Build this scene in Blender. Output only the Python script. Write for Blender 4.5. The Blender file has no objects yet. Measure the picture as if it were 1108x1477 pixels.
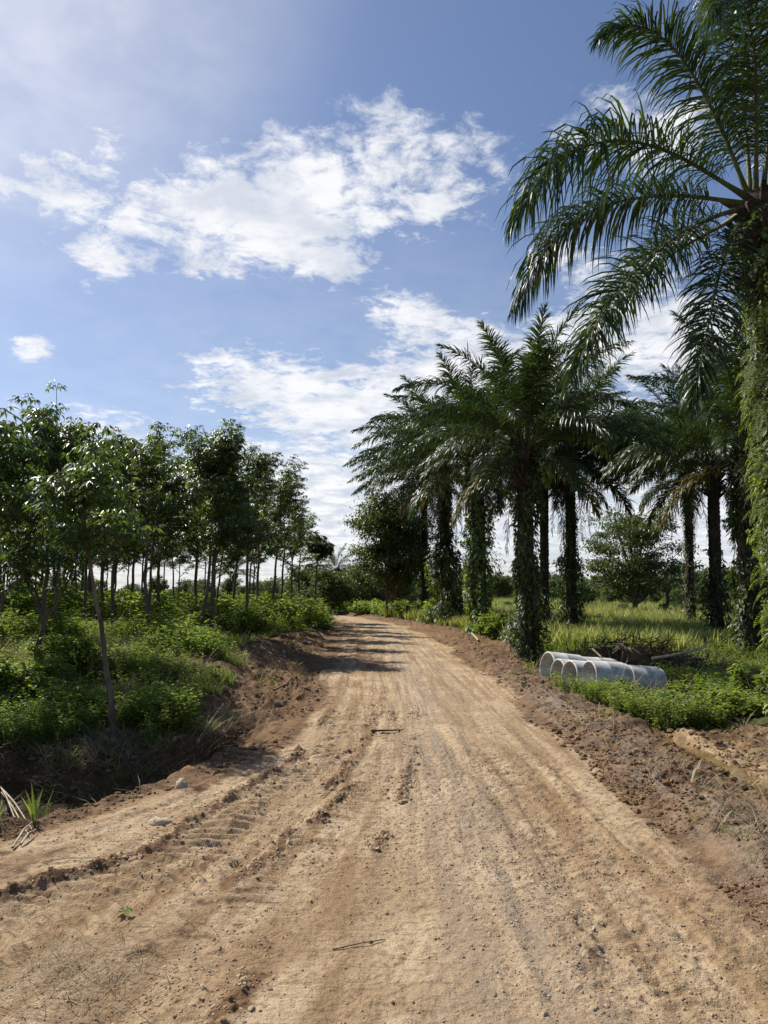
import bpy, math
import numpy as np
from mathutils import Vector, Matrix

R = math.radians
rng = np.random.default_rng(11)
scene = bpy.context.scene
col = scene.collection

# ------------------------------------------------------------------ camera
CAM_Z = 1.6
PITCH = R(6.24)
FPX = 1477 * 26 / 36
cam_d = bpy.data.cameras.new('camera')
cam = bpy.data.objects.new('camera', cam_d)
col.objects.link(cam)
cam.location = (0, 0, CAM_Z)
cam.rotation_euler = (R(90) + PITCH, 0, 0)
cam_d.sensor_fit = 'VERTICAL'
cam_d.sensor_height = 36
cam_d.sensor_width = 27
cam_d.lens = 26
cam_d.clip_start = 0.05
cam_d.clip_end = 6000
scene.camera = cam


def ray(px, py):
    xc = (px - 554) / FPX
    yc = (738.5 - py) / FPX
    return np.array([xc, math.cos(PITCH) - yc * math.sin(PITCH), math.sin(PITCH) + yc * math.cos(PITCH)])


def at(px, py, Y):
    """the point seen at photo pixel px, py that lies Y metres ahead"""
    d = ray(px, py)
    return np.array([0, 0, CAM_Z]) + d * (Y / d[1])


def azel(px, py):
    d = ray(px, py)
    d = d / np.linalg.norm(d)
    return math.atan2(d[0], d[1]), math.asin(d[2])


# ------------------------------------------------------------------ small maths
def nrm(v):
    return v / np.maximum(np.linalg.norm(v, axis=-1, keepdims=True), 1e-9)


def sstep(a, b, x):
    t = np.clip((x - a) / (b - a), 0, 1)
    return t * t * (3 - 2 * t)


def _hash(ix, iy, seed):
    h = (ix.astype(np.int64) * 374761393 + iy.astype(np.int64) * 668265263 + seed * 1274126177) & 0xFFFFFFFF
    h = ((h ^ (h >> 13)) * 1274126177) & 0xFFFFFFFF
    h = h ^ (h >> 16)
    return (h & 0xFFFFFF) / float(0xFFFFFF)


def vnoise(x, y, seed=0):
    ix = np.floor(x); iy = np.floor(y)
    fx = x - ix; fy = y - iy
    fx = fx * fx * fx * (fx * (fx * 6 - 15) + 10); fy = fy * fy * fy * (fy * (fy * 6 - 15) + 10)
    a = _hash(ix, iy, seed); b = _hash(ix + 1, iy, seed)
    c = _hash(ix, iy + 1, seed); d = _hash(ix + 1, iy + 1, seed)
    return (a * (1 - fx) + b * fx) * (1 - fy) + (c * (1 - fx) + d * fx) * fy


def fbm(x, y, octv=4, seed=0, gain=0.5):
    s = 0; a = 1; t = 0
    for k in range(octv):
        ca, sa = math.cos(0.6 * k), math.sin(0.6 * k)
        s = s + a * vnoise((x * ca - y * sa) * 2 ** k + 17.3 * k, (x * sa + y * ca) * 2 ** k - 9.1 * k, seed + k)
        t += a; a *= gain
    return s / t


# ------------------------------------------------------------------ mesh collector
class MB:
    def __init__(self):
        self.v = []; self.f3 = []; self.f4 = []; self.m3 = []; self.m4 = []; self.n = 0

    def add(self, v, f, mat=0):
        v = np.asarray(v, float).reshape(-1, 3)
        f = np.asarray(f, np.int64)
        if len(v) == 0 or len(f) == 0:
            return
        self.v.append(v)
        if f.shape[1] == 3:
            self.f3.append(f + self.n); self.m3.append(np.full(len(f), mat))
        else:
            self.f4.append(f + self.n); self.m4.append(np.full(len(f), mat))
        self.n += len(v)

    def verts(self):
        return np.concatenate(self.v) if self.v else np.zeros((0, 3))

    def build(self, name, mats, parent=None, smooth=True, attrs=None, loc=None):
        me = bpy.data.meshes.new(name)
        v = self.verts()
        me.vertices.add(len(v)); me.vertices.foreach_set('co', v.astype(np.float32).ravel())
        q = np.concatenate(self.f4) if self.f4 else np.zeros((0, 4), np.int64)
        t = np.concatenate(self.f3) if self.f3 else np.zeros((0, 3), np.int64)
        loops = np.concatenate([q.ravel(), t.ravel()])
        me.loops.add(len(loops)); me.loops.foreach_set('vertex_index', loops.astype(np.int32))
        n = len(q) + len(t)
        start = np.concatenate([np.arange(len(q)) * 4, len(q) * 4 + np.arange(len(t)) * 3])
        me.polygons.add(n)
        me.polygons.foreach_set('loop_start', start.astype(np.int32))
        mi = np.concatenate((self.m4 if self.m4 else []) + (self.m3 if self.m3 else []))
        me.polygons.foreach_set('material_index', mi.astype(np.int32))
        me.polygons.foreach_set('use_smooth', np.full(n, smooth, dtype=bool))
        for m in (mats if isinstance(mats, (list, tuple)) else [mats]):
            me.materials.append(m)
        if attrs:
            for k, a in attrs.items():
                at_ = me.attributes.new(k, 'FLOAT_VECTOR', 'POINT')
                at_.data.foreach_set('vector', np.asarray(a, np.float32).ravel())
        me.update(calc_edges=True)
        o = bpy.data.objects.new(name, me)
        col.objects.link(o)
        if parent is not None:
            o.parent = parent
        if loc is not None:
            o.location = [float(c) for c in loc]
        return o


def tag(o, label=None, cat=None, group=None, kind=None):
    if label: o['label'] = label
    if cat: o['category'] = cat
    if group: o['group'] = group
    if kind: o['kind'] = kind
    return o


def thing(name, loc, rz=0, label=None, cat=None, group=None):
    o = bpy.data.objects.new(name, None)
    o.empty_display_size = 0.2
    col.objects.link(o)
    o.location = [float(c) for c in loc]
    o.rotation_euler = (0, 0, rz)
    return tag(o, label, cat, group)


def copy_thing(src, loc, rz=0, scale=1.0, label=None, group=None):
    r = src.copy(); col.objects.link(r)
    r.location = [float(c) for c in loc]; r.rotation_euler = (0, 0, rz)
    r.scale = (scale,) * 3 if not isinstance(scale, tuple) else scale
    if label: r['label'] = label
    if group: r['group'] = group
    for ch in list(src.children):
        c = ch.copy(); col.objects.link(c); c.parent = r
        for g in list(ch.children):
            d = g.copy(); col.objects.link(d); d.parent = c
    return r


# ------------------------------------------------------------------ shape helpers
def tube(path, rad, sides=8, cap=True):
    path = np.asarray(path, float); k = len(path)
    rad = np.broadcast_to(np.asarray(rad, float), (k,))
    T = nrm(np.gradient(path, axis=0))
    ref = np.array([0.0, 0, 1]) if abs(T[0, 2]) < 0.8 else np.array([1.0, 0, 0])
    u = nrm(np.cross(T[0], ref)); U = []
    for i in range(k):
        u = nrm(u - T[i] * np.dot(u, T[i])); U.append(u)
    U = np.array(U); W = np.cross(T, U)
    th = np.arange(sides) / sides * 2 * np.pi
    ring = (U[:, None] * np.cos(th)[None, :, None] + W[:, None] * np.sin(th)[None, :, None]) * rad[:, None, None] + path[:, None]
    v = ring.reshape(-1, 3)
    i = np.arange(k - 1)[:, None] * sides; j = np.arange(sides)[None]; j2 = (j + 1) % sides
    f = np.stack([i + j, i + j2, i + sides + j2, i + sides + j], -1).reshape(-1, 4)
    return v, f


def kites(P, D, Nn, L, W, fold=0.18, droop=0.12):
    """folded leaf blades, one island each"""
    n = len(P)
    L = np.broadcast_to(np.asarray(L, float), (n,))[:, None]; W = np.broadcast_to(np.asarray(W, float), (n,))[:, None]
    D = nrm(D); S = nrm(np.cross(D, Nn)); N2 = np.cross(S, D)
    mid = P + D * L * 0.45
    tip = P + D * L; tip = tip - np.array([0, 0, 1.0]) * L * droop
    a = mid + S * W / 2 + N2 * W * fold; b = mid - S * W / 2 + N2 * W * fold
    v = np.stack([P, a, tip, b], 1).reshape(-1, 3)
    k = np.arange(n)[:, None] * 4
    f = np.concatenate([k + np.array([0, 2, 1]), k + np.array([0, 3, 2])])
    return v, f


def strips(P, D, Wv, L, W, nseg=3, droop=0.5, taper=None):
    """tapering blades that bend under gravity. Wv: width direction"""
    n = len(P)
    L = np.broadcast_to(np.asarray(L, float), (n,)); W = np.broadcast_to(np.asarray(W, float), (n,))
    droop = np.broadcast_to(np.asarray(droop, float), (n,))
    d = nrm(D); p = P.copy()
    rows = []
    if taper is None:
        taper = np.array([0.55, 1.0, 0.85, 0.55, 0.0]) if nseg == 4 else (np.array([0.6, 1.0, 0.7, 0.0]) if nseg == 3 else np.array([0.8, 1.0, 0.0]))
    for k in range(nseg + 1):
        w = nrm(Wv - d * np.sum(Wv * d, -1, keepdims=True))
        if k == nseg:
            rows.append(p[:, None])
        else:
            rows.append(np.stack([p - w * (W * taper[k] / 2)[:, None], p + w * (W * taper[k] / 2)[:, None]], 1))
        p = p + d * (L / nseg)[:, None]
        d = nrm(d + np.array([0, 0, -1.0]) * (droop / nseg * (1 + k * 0.6))[:, None])
    v = np.concatenate(rows, 1)
    m = v.shape[1]
    base = np.arange(n)[:, None] * m
    q = [base + np.array([2 * k, 2 * k + 1, 2 * k + 3, 2 * k + 2]) for k in range(nseg - 1)]
    t = base + np.array([m - 3, m - 2, m - 1])
    return v.reshape(-1, 3), (np.concatenate(q) if q else None), t


def add_strips(mb, *a, mat=0, **k):
    v, q, t = strips(*a, **k)
    n0 = mb.n
    mb.v.append(v); mb.n += len(v)
    if q is not None:
        mb.f4.append(q + n0); mb.m4.append(np.full(len(q), mat))
    mb.f3.append(t + n0); mb.m3.append(np.full(len(t), mat))


def rdir(n, r=None):
    r = r or rng
    return nrm(r.normal(size=(n, 3)))


def scatter(mb, tv, tf, pos, yaw, sc, mat=0, tilt=None):
    """copies of a small template merged into one mesh"""
    n = len(pos); k = len(tv)
    c, s = np.cos(yaw)[:, None], np.sin(yaw)[:, None]
    sc = np.asarray(sc, float)
    if sc.ndim == 1:
        sc = np.repeat(sc[:, None], 3, 1)
    V = tv[None] * sc[:, None, :]
    X = V[..., 0] * c - V[..., 1] * s; Y = V[..., 0] * s + V[..., 1] * c; Z = V[..., 2]
    if tilt is not None:
        X = X + Z * tilt[:, :1]; Y = Y + Z * tilt[:, 1:2]
    v = np.stack([X, Y, Z], -1) + pos[:, None]
    f = (tf[None] + (np.arange(n) * k)[:, None, None]).reshape(-1, tf.shape[1])
    mb.add(v.reshape(-1, 3), f, mat)


# ------------------------------------------------------------------ materials
def newmat(name):
    m = bpy.data.materials.new(name); m.use_nodes = True
    nt = m.node_tree; nt.nodes.clear()
    out = nt.nodes.new('ShaderNodeOutputMaterial')
    return m, nt, out


def node(nt, t, ins=None, **props):
    n = nt.nodes.new(t)
    for k, v in props.items():
        setattr(n, k, v)
    for k, v in (ins or {}).items():
        if isinstance(v, bpy.types.NodeSocket):
            nt.links.new(v, n.inputs[k])
        else:
            n.inputs[k].default_value = v
    return n


def math_n(nt, op, a, b=None, c=None, clamp=False):
    ins = {0: a}
    if b is not None: ins[1] = b
    if c is not None: ins[2] = c
    n = node(nt, 'ShaderNodeMath', ins, operation=op)
    n.use_clamp = clamp
    return n.outputs[0]


def mixc(nt, fac, a, b, blend='MIX'):
    n = node(nt, 'ShaderNodeMix', data_type='RGBA', blend_type=blend)
    for idx, v in ((0, fac), (6, a), (7, b)):
        if isinstance(v, bpy.types.NodeSocket): nt.links.new(v, n.inputs[idx])
        else: n.inputs[idx].default_value = v if idx == 0 else (*v[:3], 1)
    return n.outputs[2]


def mrange(nt, x, a, b, c=0.0, d=1.0, smooth=True):
    n = node(nt, 'ShaderNodeMapRange', {0: x, 1: a, 2: b, 3: c, 4: d})
    n.interpolation_type = 'SMOOTHSTEP' if smooth else 'LINEAR'
    return n.outputs[0]


def noise_n(nt, vec, scale, detail=4, rough=0.55, dist=0.0, out='Fac'):
    n = node(nt, 'ShaderNodeTexNoise', {'Scale': scale, 'Detail': detail, 'Roughness': rough, 'Distortion': dist})
    if vec is not None: nt.links.new(vec, n.inputs['Vector'])
    return n.outputs[out]


def leafmat(name, c_dark, c_mid, c_tip, rough=0.38, trans=0.3, tcol=None, spec=0.5, objvar=0.25):
    """waxy leaf: colour differs from blade to blade and from plant to plant; light shines through"""
    m, nt, out = newmat(name)
    geo = node(nt, 'ShaderNodeNewGeometry')
    oi = node(nt, 'ShaderNodeObjectInfo')
    ramp = node(nt, 'ShaderNodeValToRGB', {0: geo.outputs['Random Per Island']})
    cr = ramp.color_ramp
    cr.elements[0].color = (*c_dark, 1); cr.elements[1].color = (*c_tip, 1)
    cr.elements[0].position = 0.0; cr.elements[1].position = 1.0
    e = cr.elements.new(0.62); e.color = (*c_mid, 1)
    tc = node(nt, 'ShaderNodeTexCoord')
    nz = noise_n(nt, tc.outputs['Object'], 1.6, 2)
    k = math_n(nt, 'ADD', mrange(nt, nz, 0.3, 0.7, 0.8, 1.2), math_n(nt, 'MULTIPLY_ADD', oi.outputs['Random'], objvar, -objvar / 2))
    hsv = node(nt, 'ShaderNodeHueSaturation', {'Value': k, 'Color': ramp.outputs[0], 'Saturation': 1.0})
    col_ = hsv.outputs[0]
    b = node(nt, 'ShaderNodeBsdfPrincipled', {'Base Color': col_, 'Roughness': rough, 'Specular IOR Level': spec})
    tc2 = mixc(nt, 1.0, col_, tcol or (2.4, 2.3, 0.8), 'MULTIPLY')
    t = node(nt, 'ShaderNodeBsdfTranslucent', {'Color': tc2})
    mx = node(nt, 'ShaderNodeMixShader', {0: trans, 1: b.outputs[0], 2: t.outputs[0]})
    nt.links.new(mx.outputs[0], out.inputs[0])
    return m


def barkmat(name, c1, c2, scale=9.0, rough=0.9, bump=0.5, stretch=(1, 1, 0.3)):
    m, nt, out = newmat(name)
    tc = node(nt, 'ShaderNodeTexCoord')
    mp = node(nt, 'ShaderNodeMapping', {0: tc.outputs['Object'], 3: stretch})
    n1 = noise_n(nt, mp.outputs[0], scale, 6, 0.65)
    n2 = noise_n(nt, tc.outputs['Object'], scale * 0.35, 3)
    c = mixc(nt, mrange(nt, n1, 0.35, 0.65), c1, c2)
    c = mixc(nt, mrange(nt, n2, 0.5, 0.7, 0, 0.6), c, [x * 1.5 for x in c2])
    bp = node(nt, 'ShaderNodeBump', {'Strength': bump, 'Distance': 0.02, 'Height': n1})
    b = node(nt, 'ShaderNodeBsdfPrincipled', {'Base Color': c, 'Roughness': rough, 'Normal': bp.outputs[0], 'Specular IOR Level': 0.2})
    nt.links.new(b.outputs[0], out.inputs[0])
    return m


M = {}
M['palm'] = leafmat('palm_leaf', (0.020, 0.037, 0.014), (0.035, 0.064, 0.020), (0.072, 0.10, 0.028), 0.42, 0.17, (2.2, 2.2, 0.8), spec=0.40, objvar=.5)
M['palm_rachis'] = barkmat('palm_rachis', (0.06, 0.075, 0.025), (0.12, 0.11, 0.05), 14, 0.6, 0.15)
M['palm_dead'] = leafmat('dry_palm_leaf', (0.05, 0.035, 0.02), (0.085, 0.06, 0.035), (0.13, 0.095, 0.055), 0.7, 0.15, (1.3, 1.1, 0.8), 0.2)
M['palm_trunk'] = barkmat('palm_trunk', (0.03, 0.022, 0.016), (0.075, 0.055, 0.038), 12, 0.95, 0.8, (1, 1, 1))
M['vine'] = leafmat('vine_leaf', (0.026, 0.042, 0.014), (0.050, 0.080, 0.022), (0.12, 0.155, 0.04), 0.48, 0.28)
M['pale_vine'] = leafmat('pale_vine_leaf', (0.045, 0.072, 0.02), (0.085, 0.14, 0.034), (0.17, 0.22, 0.055), 0.48, 0.34)
M['palm_old'] = leafmat('yellowing_palm_leaf', (0.05, 0.055, 0.016), (0.10, 0.095, 0.028), (0.17, 0.14, 0.045), 0.5, 0.22, (1.8, 1.6, 0.8), spec=0.35)
M['fern'] = leafmat('fern_leaf', (0.07, 0.115, 0.025), (0.16, 0.225, 0.045), (0.32, 0.35, 0.075), 0.5, 0.4, (1.8, 1.7, 0.7))
M['rubber'] = leafmat('rubber_leaf', (0.032, 0.058, 0.020), (0.060, 0.103, 0.030), (0.13, 0.165, 0.042), 0.38, 0.33, spec=0.55, objvar=.5)
M['rubber_bark'] = barkmat('rubber_bark', (0.08, 0.06, 0.045), (0.17, 0.13, 0.10), 8, 0.9, 0.5)
M['broad'] = leafmat('broad_leaf', (0.025, 0.045, 0.014), (0.05, 0.085, 0.022), (0.13, 0.14, 0.03), 0.45, 0.28)
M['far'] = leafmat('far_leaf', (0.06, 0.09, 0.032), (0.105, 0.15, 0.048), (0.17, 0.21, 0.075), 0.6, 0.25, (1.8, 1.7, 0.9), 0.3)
M['weed'] = leafmat('weed_leaf', (0.070, 0.112, 0.028), (0.14, 0.205, 0.045), (0.25, 0.30, 0.075), 0.55, 0.42, (2.1, 2.0, 0.7), 0.3)
M['grass'] = leafmat('grass_blade', (0.10, 0.145, 0.04), (0.18, 0.25, 0.065), (0.32, 0.35, 0.12), 0.55, 0.4, (1.7, 1.6, 0.8), 0.3)
M['creeper'] = leafmat('creeper_leaf', (0.11, 0.15, 0.03), (0.20, 0.25, 0.05), (0.32, 0.34, 0.09), 0.55, 0.4, (1.8, 1.7, 0.7), 0.3)
M['field_grass'] = leafmat('field_grass', (0.14, 0.165, 0.055), (0.24, 0.275, 0.095), (0.40, 0.41, 0.17), 0.55, 0.38, (1.6, 1.5, 0.8), 0.25)
M['straw'] = leafmat('dry_straw', (0.16, 0.12, 0.07), (0.28, 0.22, 0.13), (0.42, 0.35, 0.22), 0.7, 0.15, (1.2, 1.1, 0.9), 0.2)
M['twig'] = barkmat('twig', (0.10, 0.07, 0.045), (0.24, 0.18, 0.12), 20, 0.85, 0.3)
M['dead_wood'] = barkmat('dead_wood', (0.28, 0.22, 0.15), (0.48, 0.40, 0.29), 16, 0.8, 0.3)
M['dark_twig'] = barkmat('dark_twig', (0.04, 0.03, 0.022), (0.10, 0.075, 0.05), 20, 0.9, 0.3)


def soil_material():
    m, nt, out = newmat('soil')
    at_ = node(nt, 'ShaderNodeAttribute', attribute_name='mk')       # x dry clay, y gravel, z under plants
    at2 = node(nt, 'ShaderNodeAttribute', attribute_name='rv')       # x across the road, y along it, z dampness
    sx = node(nt, 'ShaderNodeSeparateXYZ', {0: at_.outputs['Vector']})
    sr = node(nt, 'ShaderNodeSeparateXYZ', {0: at2.outputs['Vector']})
    geo = node(nt, 'ShaderNodeNewGeometry')
    pos = geo.outputs['Position']
    st = node(nt, 'ShaderNodeCombineXYZ', {0: math_n(nt, 'MULTIPLY', sr.outputs[0], 7.5), 1: math_n(nt, 'MULTIPLY', sr.outputs[1], 0.40), 2: 0.0})
    streak = noise_n(nt, st.outputs[0], 1.0, 5, 0.6, 0.6)
    blotch = noise_n(nt, pos, 1.3, 5, 0.6, 0.5)
    mid = noise_n(nt, pos, 7.0, 6, 0.65)
    fine = noise_n(nt, pos, 42.0, 5, 0.7)
    grit = noise_n(nt, pos, 140.0, 3, 0.7)
    # dry clay
    dry = mixc(nt, mrange(nt, blotch, 0.35, 0.68), (0.395, 0.275, 0.160), (0.545, 0.412, 0.258))
    dry = mixc(nt, mrange(nt, streak, 0.44, 0.62, 0.0, 0.85), dry, (0.29, 0.185, 0.096))
    dry = mixc(nt, mrange(nt, mid, 0.52, 0.70, 0.0, 0.65), dry, (0.25, 0.155, 0.08))
    tv = node(nt, 'ShaderNodeCombineXYZ', {0: math_n(nt, 'MULTIPLY', sr.outputs[0], 5.0), 1: math_n(nt, 'MULTIPLY', sr.outputs[1], 26.0), 2: 0.0})
    tread = noise_n(nt, tv.outputs[0], 1.0, 4, 0.6, 0.4)
    tm = math_n(nt, 'MULTIPLY', mrange(nt, tread, 0.53, 0.66), mrange(nt, noise_n(nt, st.outputs[0], 0.8, 3), 0.42, 0.6, 0.15, 0.8))
    dry = mixc(nt, tm, dry, (0.22, 0.135, 0.07))
    dry = mixc(nt, mrange(nt, noise_n(nt, pos, 18.0, 6, 0.75), 0.52, 0.64, 0.0, 0.85), dry, (0.20, 0.125, 0.065))
    # loose brown earth
    brown = mixc(nt, mrange(nt, mid, 0.35, 0.65), (0.088, 0.052, 0.029), (0.23, 0.14, 0.076))
    brown = mixc(nt, mrange(nt, blotch, 0.45, 0.7, 0.0, 0.55), brown, (0.28, 0.155, 0.075))
    w = math_n(nt, 'ADD', sx.outputs[0], math_n(nt, 'MULTIPLY', math_n(nt, 'SUBTRACT', mid, 0.5), 0.9))
    c = mixc(nt, mrange(nt, w, 0.35, 0.62), brown, dry)
    # grey gravel worked into the clay
    vor = node(nt, 'ShaderNodeTexVoronoi', {'Vector': pos, 'Scale': 55.0, 'Randomness': 1.0})
    gcol = mixc(nt, vor.outputs['Color'], (0.22, 0.185, 0.145), (0.45, 0.39, 0.31))
    gw = math_n(nt, 'MULTIPLY', sx.outputs[1], mrange(nt, math_n(nt, 'ADD', fine, math_n(nt, 'MULTIPLY', streak, 0.6)), 0.70, 0.92))
    c = mixc(nt, math_n(nt, 'MULTIPLY', gw, 0.8), c, gcol)
    # dark crumbs and grit
    c = mixc(nt, mrange(nt, fine, 0.56, 0.70, 0.0, 0.6), c, (0.15, 0.095, 0.052))
    c = mixc(nt, mrange(nt, grit, 0.55, 0.75, 0.0, 0.45), c, (0.17, 0.11, 0.065))
    c = mixc(nt, mrange(nt, grit, 0.44, 0.25, 0.0, 0.30), c, (0.60, 0.47, 0.31))
    # humus below the plants
    hum = mixc(nt, mrange(nt, mid, 0.4, 0.62), (0.045, 0.042, 0.018), (0.085, 0.10, 0.028))
    c = mixc(nt, mrange(nt, sx.outputs[2], 0.3, 0.75), c, hum)
    c = mixc(nt, math_n(nt, 'MULTIPLY', sr.outputs[2], 0.75), c, (0.055, 0.036, 0.022))
    hgt = math_n(nt, 'ADD', math_n(nt, 'MULTIPLY', fine, 0.7), math_n(nt, 'ADD', math_n(nt, 'MULTIPLY', grit, 0.25), math_n(nt, 'SUBTRACT', math_n(nt, 'MULTIPLY', mid, 1.2), math_n(nt, 'MULTIPLY', tread, 0.4))))
    bp = node(nt, 'ShaderNodeBump', {'Strength': 0.8, 'Distance': 0.035, 'Height': hgt})
    b = node(nt, 'ShaderNodeBsdfPrincipled', {'Base Color': c, 'Roughness': 0.95, 'Normal': bp.outputs[0], 'Specular IOR Level': 0.15})
    nt.links.new(b.outputs[0], out.inputs[0])
    return m


M['soil'] = soil_material()


def clodmat(name, c1, c2, objvar=True):
    m, nt, out = newmat(name)
    geo = node(nt, 'ShaderNodeNewGeometry')
    n1 = noise_n(nt, geo.outputs['Position'], 60, 4, 0.6)
    f = math_n(nt, 'ADD', math_n(nt, 'MULTIPLY', geo.outputs['Random Per Island'], 0.7), math_n(nt, 'MULTIPLY', n1, 0.4), clamp=True)
    c = mixc(nt, f, c1, c2)
    bp = node(nt, 'ShaderNodeBump', {'Strength': 0.5, 'Distance': 0.01, 'Height': n1})
    b = node(nt, 'ShaderNodeBsdfPrincipled', {'Base Color': c, 'Roughness': 0.95, 'Normal': bp.outputs[0], 'Specular IOR Level': 0.15})
    nt.links.new(b.outputs[0], out.inputs[0])
    return m


M['clod'] = clodmat('dirt_clod', (0.23, 0.155, 0.088), (0.48, 0.35, 0.215))
M['dark_clod'] = clodmat('damp_clod', (0.075, 0.044, 0.023), (0.26, 0.16, 0.082))
M['gravel'] = clodmat('gravel', (0.24, 0.19, 0.135), (0.50, 0.42, 0.31))
M['pale_stone'] = clodmat('pale_stone', (0.30, 0.22, 0.14), (0.58, 0.48, 0.35))


def concrete_material():
    m, nt, out = newmat('pipe_concrete')
    tc = node(nt, 'ShaderNodeTexCoord')
    mp = node(nt, 'ShaderNodeMapping', {0: tc.outputs['Object'], 3: (1.2, 6, 6)})
    n1 = noise_n(nt, mp.outputs[0], 2.0, 5, 0.6)
    n2 = noise_n(nt, tc.outputs['Object'], 40, 4, 0.7)
    c = mixc(nt, mrange(nt, n1, 0.3, 0.7), (0.48, 0.465, 0.435), (0.66, 0.645, 0.61))
    c = mixc(nt, mrange(nt, n2, 0.55, 0.75, 0, 0.5), c, (0.27, 0.25, 0.22))
    sp = node(nt, 'ShaderNodeSeparateXYZ', {0: tc.outputs['Object']})
    c = mixc(nt, mrange(nt, math_n(nt, 'ADD', sp.outputs[2], math_n(nt, 'MULTIPLY', n1, 0.25)), -0.05, -0.2, 0, 0.6), c, (0.24, 0.18, 0.12))
    n3 = noise_n(nt, tc.outputs['Object'], 5.0, 6, .7, 1.0)
    c = mixc(nt, mrange(nt, n3, .50, .64, 0, .6), c, (0.25, 0.20, 0.145))
    bp = node(nt, 'ShaderNodeBump', {'Strength': 0.4, 'Distance': 0.015, 'Height': n2})
    b = node(nt, 'ShaderNodeBsdfPrincipled', {'Base Color': c, 'Roughness': 0.8, 'Normal': bp.outputs[0], 'Specular IOR Level': 0.3})
    nt.links.new(b.outputs[0], out.inputs[0])
    return m


M['concrete'] = concrete_material()


def water_material(name, c, rough):
    m, nt, out = newmat(name)
    geo = node(nt, 'ShaderNodeNewGeometry')
    n1 = noise_n(nt, geo.outputs['Position'], 5, 3)
    n2 = noise_n(nt, geo.outputs['Position'], 2.5, 4)
    bp = node(nt, 'ShaderNodeBump', {'Strength': 0.08, 'Distance': 0.02, 'Height': n1})
    cc = mixc(nt, mrange(nt, n2, 0.4, 0.65), c, [x * 1.5 for x in c])
    b = node(nt, 'ShaderNodeBsdfPrincipled', {'Base Color': cc, 'Roughness': rough, 'Normal': bp.outputs[0], 'Specular IOR Level': 0.5})
    nt.links.new(b.outputs[0], out.inputs[0])
    return m


M['ditch_water'] = water_material('ditch_water', (0.030, 0.024, 0.015), 0.08)
M['mud_water'] = water_material('mud_water', (0.17, 0.11, 0.045), 0.12)


def far_ground_material():
    m, nt, out = newmat('far_ground')
    geo = node(nt, 'ShaderNodeNewGeometry')
    n1 = noise_n(nt, geo.outputs['Position'], 0.05, 6, 0.6)
    n2 = noise_n(nt, geo.outputs['Position'], 0.9, 5, 0.6)
    c = mixc(nt, mrange(nt, n1, 0.35, 0.65), (0.07, 0.10, 0.03), (0.13, 0.16, 0.05))
    c = mixc(nt, mrange(nt, n2, 0.5, 0.7, 0, 0.6), c, (0.05, 0.07, 0.025))
    b = node(nt, 'ShaderNodeBsdfPrincipled', {'Base Color': c, 'Roughness': 1.0, 'Specular IOR Level': 0.1})
    nt.links.new(b.outputs[0], out.inputs[0])
    return m


M['far_ground'] = far_ground_material()

# ------------------------------------------------------------------ the lie of the land
_ty = np.linspace(-20, 420, 4401)
_tx = np.interp(_ty, [-20, -5, 0, 8, 16, 26, 34, 42, 48, 56, 70, 90, 130, 420],
                [0.6, 0.5, 0.4, 0.4, 0.3, 0.05, -0.4, -1.5, -2.7, -5, -10, -19, -40, -250])
_k = np.exp(-0.5 * (np.arange(-40, 41) / 16.0) ** 2); _k /= _k.sum()
_tx = np.convolve(np.pad(_tx, 40, mode='edge'), _k, 'valid')


def rc(y): return np.interp(y, _ty, _tx)
def half_l(y): return np.interp(y, [0, 2.5, 3.5, 5, 6.4, 8.2, 12, 16, 26, 40, 60], [5.2, 4.6, 3.8, 3.0, 2.15, 1.75, 1.62, 1.75, 2.05, 1.75, 1.6])
def half_r(y): return np.interp(y, [0, 4, 7, 11, 16, 26, 34, 48, 60], [1.75, 1.66, 1.65, 1.72, 1.8, 2.0, 1.9, 1.5, 1.5])


TRACKS = [np.array([(-3.6, 1.8), (-1.95, 3.5), (-1.12, 4.6), (-0.45, 7.2), (-0.2, 12), (-0.1, 22)]),
          np.array([(-2.3, 1.2), (-0.95, 3.0), (-0.45, 4.4), (-0.1, 6.5), (0.15, 10), (0.2, 20)]),
          np.array([(1.2, 0.5), (1.25, 4), (1.15, 8), (1.1, 14), (1.0, 22), (0.4, 34)])]


def poly_dist(px, py, P):
    """signed side distance to a polyline and the length along it"""
    best = np.full(px.shape, 1e9); sgn = np.zeros(px.shape); sl = np.zeros(px.shape); acc = 0
    for a, b in zip(P[:-1], P[1:]):
        d = b - a; l = np.hypot(*d); d = d / l
        t = np.clip((px - a[0]) * d[0] + (py - a[1]) * d[1], 0, l)
        cx = px - a[0] - d[0] * t; cy = py - a[1] - d[1] * t
        dist = np.hypot(cx, cy)
        m = dist < best
        best = np.where(m, dist, best); sgn = np.where(m, np.sign(d[0] * cy - d[1] * cx), sgn); sl = np.where(m, acc + t, sl)
        acc += l
    return best * np.where(sgn == 0, 1, sgn), sl


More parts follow.
